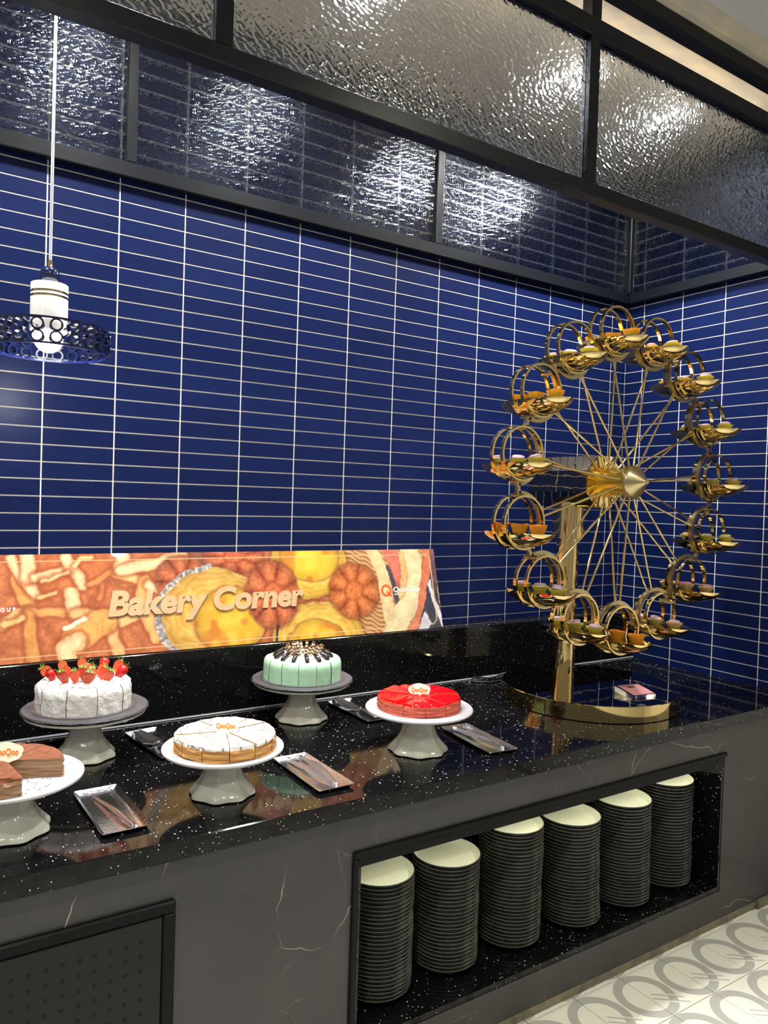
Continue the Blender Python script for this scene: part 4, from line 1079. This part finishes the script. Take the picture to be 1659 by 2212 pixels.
# ---- 4 red crepe cake
QX, QY = -1.956, -0.813
stand(QX, QY, 0.178, 0.140, 0.096, 'white pedestal cake stand under the red glazed cake')
cake = empty('red_crepe_cake', (QX+0.006, QY+0.01, ZC+0.1405)); tag(cake, 'salmon layered crepe cake with glossy red berry glaze and plaque', 'cake', 'cakes on the counter')
slices(cake, 0.135, 0.040, 12, 0.05, [M['red_glaze'], M['crepe_red'], M['crepe_red']], topf=lambda r, a: 0.0022*math.sin((r*math.cos(a)*0.5-r*math.sin(a))*300)+0.003*(1-(r/0.135)**4), sidef=lambda a, z: 0.0022*math.sin(z*560+math.sin(a*4)*2)+0.0016*wob(a, z, 11, 100), cap=0.0, gap=0.0030, round_=0.005, seed=8, jz=0.002)
topper(cake, 0.055, 1.02, -VIEW)
# ---- 5 chocolate crepe cake, partly eaten
HX, HY = -3.180, -0.826
stand(HX, HY, 0.166, 0.132, 0.092, 'white pedestal cake stand under the cut chocolate cake')
cake = empty('chocolate_crepe_cake', (HX-0.012, HY-0.012, ZC+0.1325)); tag(cake, 'cocoa dusted chocolate crepe cake with slices missing', 'cake', 'cakes on the counter')
slices(cake, 0.125, 0.043, 12, -0.90+PI/6, [M['cocoa'], M['crepe_choc'], M['crepe_choc']], skip=(10, 11), topf=lambda r, a: 0.003*abs(math.sin(r*120+math.sin(a*6)*2))*(r/0.13)+0.0025*(1-r/0.13), sidef=lambda a, z: 0.003*math.sin(z*520+math.sin(a*6)*2)+0.003*wob(a, z, 13, 120), cap=0.17, gap=0.0020, round_=0.004, seed=4, jz=0.0015)
topper(cake, 0.064, 1.1, -VIEW+0.1)
cr = MB(); cm = random.Random(5)
for i in range(46):
    a = cm.uniform(-1.4, 0.3); r = cm.uniform(0.03, 0.126)
    cr.box(r*math.cos(a)-0.001, r*math.cos(a)+0.001, r*math.sin(a)-0.0008, r*math.sin(a)+0.0008, 0.0, 0.0012)
stuff(build('cocoa_crumbs', cr, M['cocoa'], cake))

# ================================================================== TRAYS AND SERVERS
def tray_mesh():
    mb = MB(); hw, hl, rc = 0.0595, 0.151, 0.008
    def outline(inset, z):
        pts = []
        for cx, cy, a0 in ((hw-inset-rc, hl-inset-rc, 0), (-(hw-inset-rc), hl-inset-rc, PI/2), (-(hw-inset-rc), -(hl-inset-rc), PI), (hw-inset-rc, -(hl-inset-rc), 1.5*PI)):
            for i in range(5):
                a = a0+PI/2*i/4; pts.append((cx+rc*math.cos(a), cy+rc*math.sin(a), z))
        return pts
    rows = [outline(0.012, 0.0), outline(0.0, 0.0105), outline(0.0006, 0.0118), outline(0.0125, 0.0016)]
    n = len(rows[0])
    for r in rows: mb.v.extend(r)
    for q in range(3):
        for i in range(n):
            j = (i+1) % n
            mb.f.append((q*n+i, q*n+j, (q+1)*n+j, (q+1)*n+i)); mb.m.append(0)
    mb.f.append(tuple(reversed(range(n)))); mb.m.append(0)
    mb.f.append(tuple(3*n+i for i in range(n))); mb.m.append(0)
    return mb.mesh('steel_tray', M['hammered'], 25)
trm = tray_mesh()
def tray(x, y, rz, lab):
    o = link('steel_tray', trm, None, (x, y, ZC+0.0002), (0, 0, rz)); tag(o, lab, 'tray', 'hammered steel trays'); return o
tray(-2.946, -0.830, 0.03, 'hammered steel tray beside the chocolate cake')
tray(-2.368, -0.843, 0.01, 'hammered steel tray in front of the mint cake, right of the white cake')
tray(-1.716, -0.834, -0.085, 'hammered steel tray right of the red cake')
tray(-2.684, -0.375, 0.13, 'hammered steel tray behind the white cake holding a broad server')
tray(-1.903, -0.352, 0.02, 'hammered steel tray behind the red cake holding a dark server')
ZT = ZC+0.002
def tongs(x, y, rz, lab, spread, bulge, slim):
    """spring tongs lying on a tray: bow at -y, two arms towards +y"""
    t = empty('serving_tongs', (x, y, ZT), rz); tag(t, lab, 'tongs', 'serving tongs on trays')
    wv = 0.016 if not slim else 0.009
    for s in (-1, 1):
        pts = []; wl = []; tl = []
        for q in (0, .06, .14, .25, .38, .5, .62, .75, .88, 1.0):
            sx = s*(0.006+spread*q+bulge*math.exp(-((q-0.45)/0.16)**2))
            pts.append((sx, -0.125+0.245*q, wv*0.5+0.0010+0.003*math.sin(q*PI)+(wv*0.25 if 0.2 < q < 0.65 else 0)))
            hgt = wv*(1+0.5*math.exp(-((q-0.42)/0.18)**2))*(0.75 if q > 0.85 else 1)
            wl.append((0, 0, hgt)); tl.append((0.0024, 0, 0))
        pts.append((s*(0.003+spread), 0.128, wv*0.4+0.001)); wl.append((0, 0, wv*0.8)); tl.append((0.003, 0.001, 0))
        build('arm', MB().ribbon(pts, wl, tl), M['steel'], t, 40)
    arc = [(0.006*math.cos(a), -0.125+0.007*math.sin(a), wv*0.5+0.001) for a in [PI+PI*i/8 for i in range(9)]]
    build('spring_bow', MB().ribbon(arc, (0, 0, wv), [(0.0016*math.cos(a), 0.0016*math.sin(a), 0) for a in [PI+PI*i/8 for i in range(9)]]), M['steel'], t, 40)
    return t
tongs(-2.928, -0.835, 0.09, 'slim open steel tongs on the tray by the chocolate cake', 0.022, 0.0, True)
tongs(-2.362, -0.845, 0.03, 'steel tongs on the tray right of the white cake', 0.018, 0.004, False)
tongs(-1.708, -0.836, -0.06, 'steel tongs on the tray right of the red cake', 0.018, 0.004, False)
def server(x, y, rz, lab, tip_up):
    t = empty('cake_server', (x, y, ZT), rz); tag(t, lab, 'cake server', 'cake servers on trays')
    mb = MB(); nx = 8; rows = []
    for i in range(nx+1):
        q = i/nx; yy = -0.010+0.150*q
        hw = 0.034*(1-0.55*q**1.6)*min(1, 0.35+q*5) if q < 0.97 else 0.012
        zc = 0.0032+tip_up*q*q
        rows.append([(-hw, yy, zc+0.003), (-hw*0.6, yy, zc), (hw*0.6, yy, zc), (hw, yy, zc+0.003)])
    for dz in (0.0, 0.0014):
        for r in rows: mb.v.extend([(a, b, c+dz) for a, b, c in r])
    m4 = 4*(nx+1)
    for i in range(nx):
        for k in range(3):
            a = i*4+k
            mb.f.append((a, a+1, a+5, a+4)); mb.m.append(0); mb.f.append((m4+a, m4+a+4, m4+a+5, m4+a+1)); mb.m.append(0)
        for k in (0, 3):
            a = i*4+k; mb.f.append((a, a+4, m4+a+4, m4+a)); mb.m.append(0)
    for i in (0, nx):
        a = i*4
        for k in range(3): mb.f.append((a+k, a+k+1, m4+a+k+1, m4+a+k)); mb.m.append(0)
    build('blade', mb, M['steel'], t, 40)
    build('neck', MB().tube([(0, -0.008, 0.005), (0, -0.022, 0.013), (0, -0.036, 0.017)], [0.0045, 0.0042, 0.0055], 10), M['steel'], t, 50)
    build('handle', MB().ribbon([(0,-0.034,0.0165),(0,-0.06,0.018),(0,-0.10,0.016),(0,-0.140,0.0120)], [(0.010,0,0),(0.015,0,0),(0.018,0,0),(0.021,0,0)], (0,0,0.005)), M['steel'], t, 40)
    return t
server(-2.700, -0.372, 0.13, 'broad steel cake server on the tray behind the white cake', 0.004)
server(-1.910, -0.335, 0.06, 'dark reflecting steel cake server on the tray behind the red cake', 0.016)
# ================================================================== GOLD FERRIS WHEEL
XW, YW, ZW, RW = -0.925, -0.775, 1.800, 0.603
DX, DY, DR, DH = -0.921, -0.626, 0.366, 0.066
wheel = empty('ferris_wheel_stand', (DX, DY, ZC)); tag(wheel, 'tall polished gold ferris wheel pastry stand in the tiled corner', 'pastry stand')
def wpart(name, mb, mat_, smooth=40, parent=None):
    o = build(name, mb, mat_, parent or wheel, smooth)
    if parent is None: o.matrix_parent_inverse = Matrix.Translation(-Vector(wheel.location))
    return o
wpart('base_disc', MB().lathe([(0,0.0003),(DR-0.003,0.0003),(DR,0.003),(DR,DH-0.002),(DR-0.002,DH),(0,DH)], 128, c=(DX,DY,ZC), mis=[0,0,0,0,1]), [M['gold'], M['goldtop']])
PXX, PYY = -0.945, -0.500
wpart('post', MB().lathe([(0.0475,DH),(0.0475,0.70),(0,0.70)], 48, c=(PXX,PYY,ZC)), M['gold'])
wpart('post_sleeve', MB().lathe([(0.0475,0.680),(0.069,0.680),(0.069,0.838),(0,0.838)], 48, c=(PXX,PYY,ZC)), M['gold'])
def ypoly(n, r, rot=0.0):
    return [(r*math.cos(2*PI*i/n+rot), r*math.sin(2*PI*i/n+rot)) for i in range(n)]
o8 = ypoly(8, 0.118, PI/8)
wpart('motor_housing', MB().prism([(XW+a, ZW+b) for a, b in o8], -0.672, -0.335, axes='xzy'), M['goldtop'], 20)
wpart('hub_flange', MB().prism([(XW+a*0.97, ZW+b*0.97) for a, b in o8], -0.676, -0.672, axes='xzy'), M['gold'], 20)
rotY = Matrix.Translation((XW, 0, ZW)) @ Matrix.Rotation(PI/2, 4, 'X')       # lathe axis z -> world -y
hub = wpart('hub', MB().lathe([(0.0,0.676),(0.062,0.676),(0.062,0.690),(0.060,0.692),(0.056,0.760),(0.066,0.800),(0.0665,0.812),(0.0,0.812)], 40).xf(rotY), M['goldyellow'])
wpart('hub_cap', MB().lathe([(0.0,0.8125),(0.0675,0.8125),(0.0675,0.826),(0.060,0.836),(0.011,0.882),(0.0085,0.888),(0.0,0.889)], 40).xf(rotY), M['goldmatte'], 40, hub)
spk = {}
def bowl_mesh():
    mb = MB(); nt_, nq = 18, 10; HL = 0.172; rows = []
    for i in range(nt_+1):
        t = -1+2*i/nt_; e = max(0.0, 1-abs(t)**2.3)
        w_ = 0.082*e**0.58; d = 0.056*e**0.72; row = []
        for q in range(nq+1):
            a = PI*q/nq
            row.append(len(mb.v)); mb.v.append((w_*math.cos(a), HL*t, -0.036-d*math.sin(a)))
        rows.append(row)
    for i in range(nt_):
        for q in range(nq):
            mb.f.append((rows[i][q], rows[i][q+1], rows[i+1][q+1], rows[i+1][q])); mb.m.append(0)
        mb.f.append((rows[i][0], rows[i+1][0], rows[i+1][nq], rows[i][nq])); mb.m.append(0)
    m_ = mb.mesh('gondola_bowl', M['gold'], 35)
    bm = bmesh.new(); bm.from_mesh(m_); bmesh.ops.remove_doubles(bm, verts=bm.verts, dist=1e-5); bmesh.ops.dissolve_degenerate(bm, edges=bm.edges, dist=1e-6); bm.to_mesh(m_); bm.free()
    return m_
bowlm = bowl_mesh()
ringm = MB()
rp = [(0.1005,-0.0075),(0.1005,0.0075),(0.0930,0.0075),(0.0930,-0.0075),(0.1005,-0.0075)]
ringm.lathe(rp, 56)
ringm.xf(Matrix.Rotation(PI/2, 4, 'X'))
ringm = ringm.mesh('ring', M['gold'], 35)
ANG0 = math.radians(100.3)
gpos = []
for k in range(15):
    th = ANG0-2*PI*k/15
    gpos.append((th, XW+RW*math.cos(th), ZW+RW*math.sin(th)))
for k, (th, gx, gz_) in enumerate(gpos):
    g = link('gondola', bowlm, wheel); g.matrix_parent_inverse = Matrix.Translation(-Vector(wheel.location)); g.location = (gx, YW, gz_)
    for dy in (-0.028, 0.028):
        link('ring', ringm, g, (0, dy, 0))
    # rim arc hugging the hub side of the gondola
    mb = MB(); pts = []; ws = []; ts = []
    for i in range(25):
        a = th+PI+math.radians(-78+156*i/24)
        c, s = math.cos(a), math.sin(a)
        wd = 0.018-0.006*abs(i-12)/12.0
        pts.append((gx+0.1095*c, YW, gz_+0.1095*s)); ws.append((wd*c, 0, wd*s)); ts.append((0, 0.016, 0))
    wpart('rim_arc', mb.ribbon(pts, ws, ts), M['goldmatte'], 40)
    for yh, rr in ((-0.806, 0.064), (-0.700, 0.058)):
        c, s = math.cos(th), math.sin(th)
        e = RW-0.117
        off = 0.010 if yh < -0.75 else -0.010
        wpart('spoke', MB().tube([(XW+rr*0.93*c, yh, ZW+rr*0.93*s), (XW+e*c-off*s, YW+(0.004 if off < 0 else -0.004), ZW+e*s+off*c)], 0.0046, 10), M['gold'], 50)
    # link to the next gondola
    th2, hx, hz = gpos[(k+1) % 15]
    d = Vector((hx-gx, 0, hz-gz_)); L = d.length; d.normalize(); p = Vector((-d.z, 0, d.x))
    mid = Vector(((gx+hx)/2, YW, (gz_+hz)/2))
    mb = MB()
    a_ = mid-d*0.024; b_ = mid+d*0.024
    mb.ribbon([tuple(a_), tuple(mid), tuple(b_)], [tuple(p*0.022), tuple(p*0.012), tuple(p*0.022)], (0, 0.016, 0))
    for e in (a_, b_):
        mb.tube([tuple(e+Vector((0,-0.036,0))), tuple(e+Vector((0,0.036,0)))], 0.0062, 10)
    for dy in (-0.028, 0.028):
        for e, s in ((a_, -1), (b_, 1)):
            e2 = e+Vector((0, dy, 0))
            mb.ribbon([tuple(e2), tuple(e2+d*s*0.006)], [tuple(p*0.016), tuple(p*0.028)], (0, 0.010, 0))
    wpart('link', mb, M['goldmatte'], 40)

# ------------------------------------------------------------------ paper cases with sweets
def cup_mesh(rt, rb, h, mat_, name):
    mb = MB(); n = 56; rows = []
    for r, z, amp in ((0.0, 0.0, 0), (rb, 0.0, 0.0), (rb, 0.0005, 0.02), (rb+(rt-rb)*0.5, h*0.5, 0.035), (rt, h, 0.05), (rt-0.0006, h, 0.05), (rb+(rt-rb)*0.5-0.0006, h*0.5, 0.035), (rb-0.0006, 0.0012, 0.02), (0.0, 0.0012, 0)):
        if r == 0.0: rows.append([len(mb.v)]); mb.v.append((0, 0, z)); continue
        row = []
        for i in range(n):
            a = 2*PI*i/n; rr = r*(1+amp*(1 if i % 2 else -1)); wv = 0.05*h*math.sin(3*a+1) if z > h*0.9 else 0
            row.append(len(mb.v)); mb.v.append((rr*math.cos(a), rr*math.sin(a), z+wv))
        rows.append(row)
    for A, B in zip(rows[:-1], rows[1:]):
        for i in range(n):
            j = (i+1) % n
            f = (A[0], B[j], B[i]) if len(A) == 1 else (A[i], A[j], B[0]) if len(B) == 1 else (A[i], A[j], B[j], B[i])
            mb.f.append(f); mb.m.append(0)
    return mb.mesh(name, mat_)
def mac_mesh(mat_):
    mb = MB(); R = 0.0235
    mb.lathe([(0,0),(R*0.7,0.0008),(R,0.005),(R*1.01,0.0085),(R*0.9,0.0092),(R*0.9,0.0135),(R*1.01,0.0142),(R,0.0178),(R*0.75,0.0212),(R*0.4,0.0226),(0,0.023)], 28, mis=[0,0,0,0,1,0,0,0,0,0])
    return mb.mesh('macaron', [mat_, M['cream_fill']], 50)
CUPS = {'yellow': cup_mesh(0.0330, 0.0225, 0.0185, M['cup_yellow'], 'paper_case'), 'peach': cup_mesh(0.0330, 0.0225, 0.0185, M['cup_peach'], 'paper_case'),
        'orange': cup_mesh(0.0325, 0.0235, 0.0300, M['cup_orange'], 'paper_case'), 'amber': cup_mesh(0.0325, 0.0235, 0.0300, M['cup_amber'], 'paper_case')}
MACS = {c: mac_mesh(M['mac_'+c]) for c in ('pink', 'lilac', 'yellow', 'rose')}
cust = MB().lathe([(0,0.0),(0.022,0.0),(0.0285,0.020),(0.020,0.0225),(0,0.0235)], 28).mesh('custard_filling', M['custard'], 50)
CONT = ['amber', 'yellow pink', 'yellow lilac', 'yellow lilac', 'yellow lilac', 'yellow yellow', 'peach pink', 'peach rose', 'orange', 'yellow lilac', 'yellow lilac', 'orange', 'yellow lilac', 'amber', 'yellow lilac']
ORD = ['the topmost gondola'] + ['the %s gondola clockwise from the topmost' % s for s in ('first', 'second', 'third', 'fourth', 'fifth', 'sixth', 'seventh', 'eighth', 'ninth', 'tenth', 'eleventh', 'twelfth', 'thirteenth', 'fourteenth')]
MNAME = {'pink': 'pink', 'lilac': 'pale lilac', 'yellow': 'yellow', 'rose': 'dusty rose'}
cr_ = random.Random(21)
for k, (th, gx, gz_) in enumerate(gpos):
    spec = CONT[k].split()
    for j, (dy, pos) in enumerate(((-0.098, 'front'), (-0.002, 'middle'), (0.092, 'rear'))):
        z = gz_-0.0360
        e = empty('macaron_case' if len(spec) == 2 else 'custard_tart_case', (gx+cr_.uniform(-0.005, 0.005), YW+dy, z+0.0004), cr_.uniform(0, 6))
        link('paper_case', CUPS[spec[0]], e)
        if len(spec) == 2:
            tilt = cr_.uniform(0.05, 0.30)
            link('macaron', MACS[spec[1]], e, (0.001, 0, 0.0045+0.004*tilt*5), (tilt, 0, cr_.uniform(0, 6)))
            tag(e, '%s paper case with %s macaron, %s of %s' % ('yellow' if spec[0] == 'yellow' else 'peach', MNAME[spec[1]], pos, ORD[k]), 'macaron', 'paper cases on the gold wheel')
        else:
            link('custard_filling', cust, e, (0, 0, 0.0015))
            tag(e, '%s fluted paper case, %s of %s' % ('deep orange' if spec[0] == 'orange' else 'amber orange', pos, ORD[k]), 'paper case', 'paper cases on the gold wheel')

# ------------------------------------------------------------------ acrylic card holder on the base
ZB = ZC+DH
card = empty('acrylic_card_holder', (-0.893, -0.842, ZB+0.0004), -0.16); tag(card, 'small clear acrylic holder with pink card on the gold disc', 'card holder')
mb = MB(); W2, D2 = 0.060, 0.052
vs = [(-W2,-D2,0),(W2,-D2,0),(W2,D2,0),(-W2,D2,0),(-W2,-D2,0.010),(W2,-D2,0.010),(W2,D2,0.027),(-W2,D2,0.027)]
mb.add(vs, [(0,3,2,1),(4,5,6,7),(0,1,5,4),(1,2,6,5),(2,3,7,6),(3,0,4,7)])
build('acrylic_block', mb, M['acrylic'], card)
tl = math.atan2(0.017, 0.104)
Mc = Matrix.Translation((0.004, 0, 0.0190)) @ Matrix.Rotation(tl, 4, 'X')
cd = build('pink_card', MB().bbox(-0.054, 0.054, -0.049, 0.049, 0.0, 0.0012, 0.0003), M['pink_card'], card); cd.matrix_basis = Mc
ik = MB().box(-0.020,-0.002,0.014,0.032,0.0013,0.0016).box(0.003,0.012,0.012,0.030,0.0013,0.0016)
build('printed_marks', ik, M['ink'], cd)
build('printed_line', MB().box(-0.018,0.012,-0.010,-0.007,0.0013,0.0016), M['ink'], cd)

# ------------------------------------------------------------------ cable and grommet
gr = empty('cable_grommet', (-1.232, -0.205, ZC)); tag(gr, 'round black cable grommet set in the worktop near the ledge', 'grommet')
build('grommet_ring', MB().lathe([(0.021,0.0003),(0.031,0.0003),(0.030,0.003),(0.023,0.004),(0.021,0.0003)], 32), M['black'], gr, 40)
build('grommet_hole', MB().lathe([(0,0.0004),(0.021,0.0004),(0.021,0.0009),(0,0.0009)], 24), M['hole'], gr, 40)
cbl = MB().tube([(-1.232,-0.208,0.876),(-1.216,-0.20,0.892),(-1.19,-0.185,0.897),(-1.155,-0.165,0.890),(-1.115,-0.165,0.8835),(-1.08,-0.19,0.886),(-1.045,-0.215,0.905),(-1.01,-0.245,0.918),(-0.985,-0.258,0.918)], 0.0042, 8)
tag(build('power_cable', cbl, M['cord_black'], None, 50), 'black power cable running from the grommet to the gold disc', 'cable')
cb2 = MB().tube([(-1.205,-0.175,0.8785),(-1.17,-0.20,0.8785),(-1.12,-0.235,0.8785),(-1.075,-0.225,0.8785),(-1.04,-0.245,0.8785),(-1.025,-0.27,0.8785)], 0.0042, 8)
tag(build('spare_cable', cb2, M['cord_black'], None, 50), 'second black cable lying slack on the worktop behind the gold disc', 'cable')

# ================================================================== PLATES IN THE NICHE
def plate_mesh():
    mb = MB(); R = 0.1135
    prof = [(0,0.0),(0.072,0.0),(0.074,0.003),(0.096,0.0055),(0.110,0.0165),(R,0.0245),(R-0.0006,0.0262),(R-0.0022,0.0262),(0.1085,0.0185),(0.095,0.0080),(0.0,0.0068)]
    mb.lathe(prof, 56, mis=[1,1,1,1,1,2,2,0,0,0])
    return mb.mesh('dinner_plate', [M['platein'], M['plateout'], M['platerim']], 35)
plm = plate_mesh()
PITCH = 0.01255
STK = [(-2.132, -0.862, 29), (-1.857, -0.858, 28), (-1.577, -0.868, 32), (-1.300, -0.885, 30), (-1.018, -0.892, 31), (-0.738, -0.884, 33)]
names = ['leftmost', 'second', 'third', 'fourth', 'fifth', 'rightmost']
pr_ = random.Random(9)
for s, (x, y, n) in enumerate(STK):
    where = {0: 'the leftmost plate stack', 5: 'the rightmost plate stack'}.get(s, 'the %s plate stack from the left' % names[s])
    dx = dy = 0.0
    for i in range(n):
        dx = 0.85*dx+pr_.uniform(-0.0013, 0.0013); dy = 0.85*dy+pr_.uniform(-0.0013, 0.0013)
        lean = (n-1-i)/n
        bx = {3: 0.010, 4: 0.004}.get(s, 0.0)*max(0, lean-0.4)*2
        o = link('dinner_plate', plm, None, (x+dx+bx, y+dy-bx*0.4, NZ0+0.0003+PITCH*i), (0, 0, pr_.uniform(0, 6)))
        if i == n-1: tag(o, 'cream topped plate lying on top of %s' % where, 'plate', 'plates stacked in the niche')
        elif i == 0: tag(o, 'lowest black plate of %s' % where, 'plate', 'plates stacked in the niche')
        else: tag(o, 'black plate inside %s' % where, 'plate', 'plates inside %s' % where)
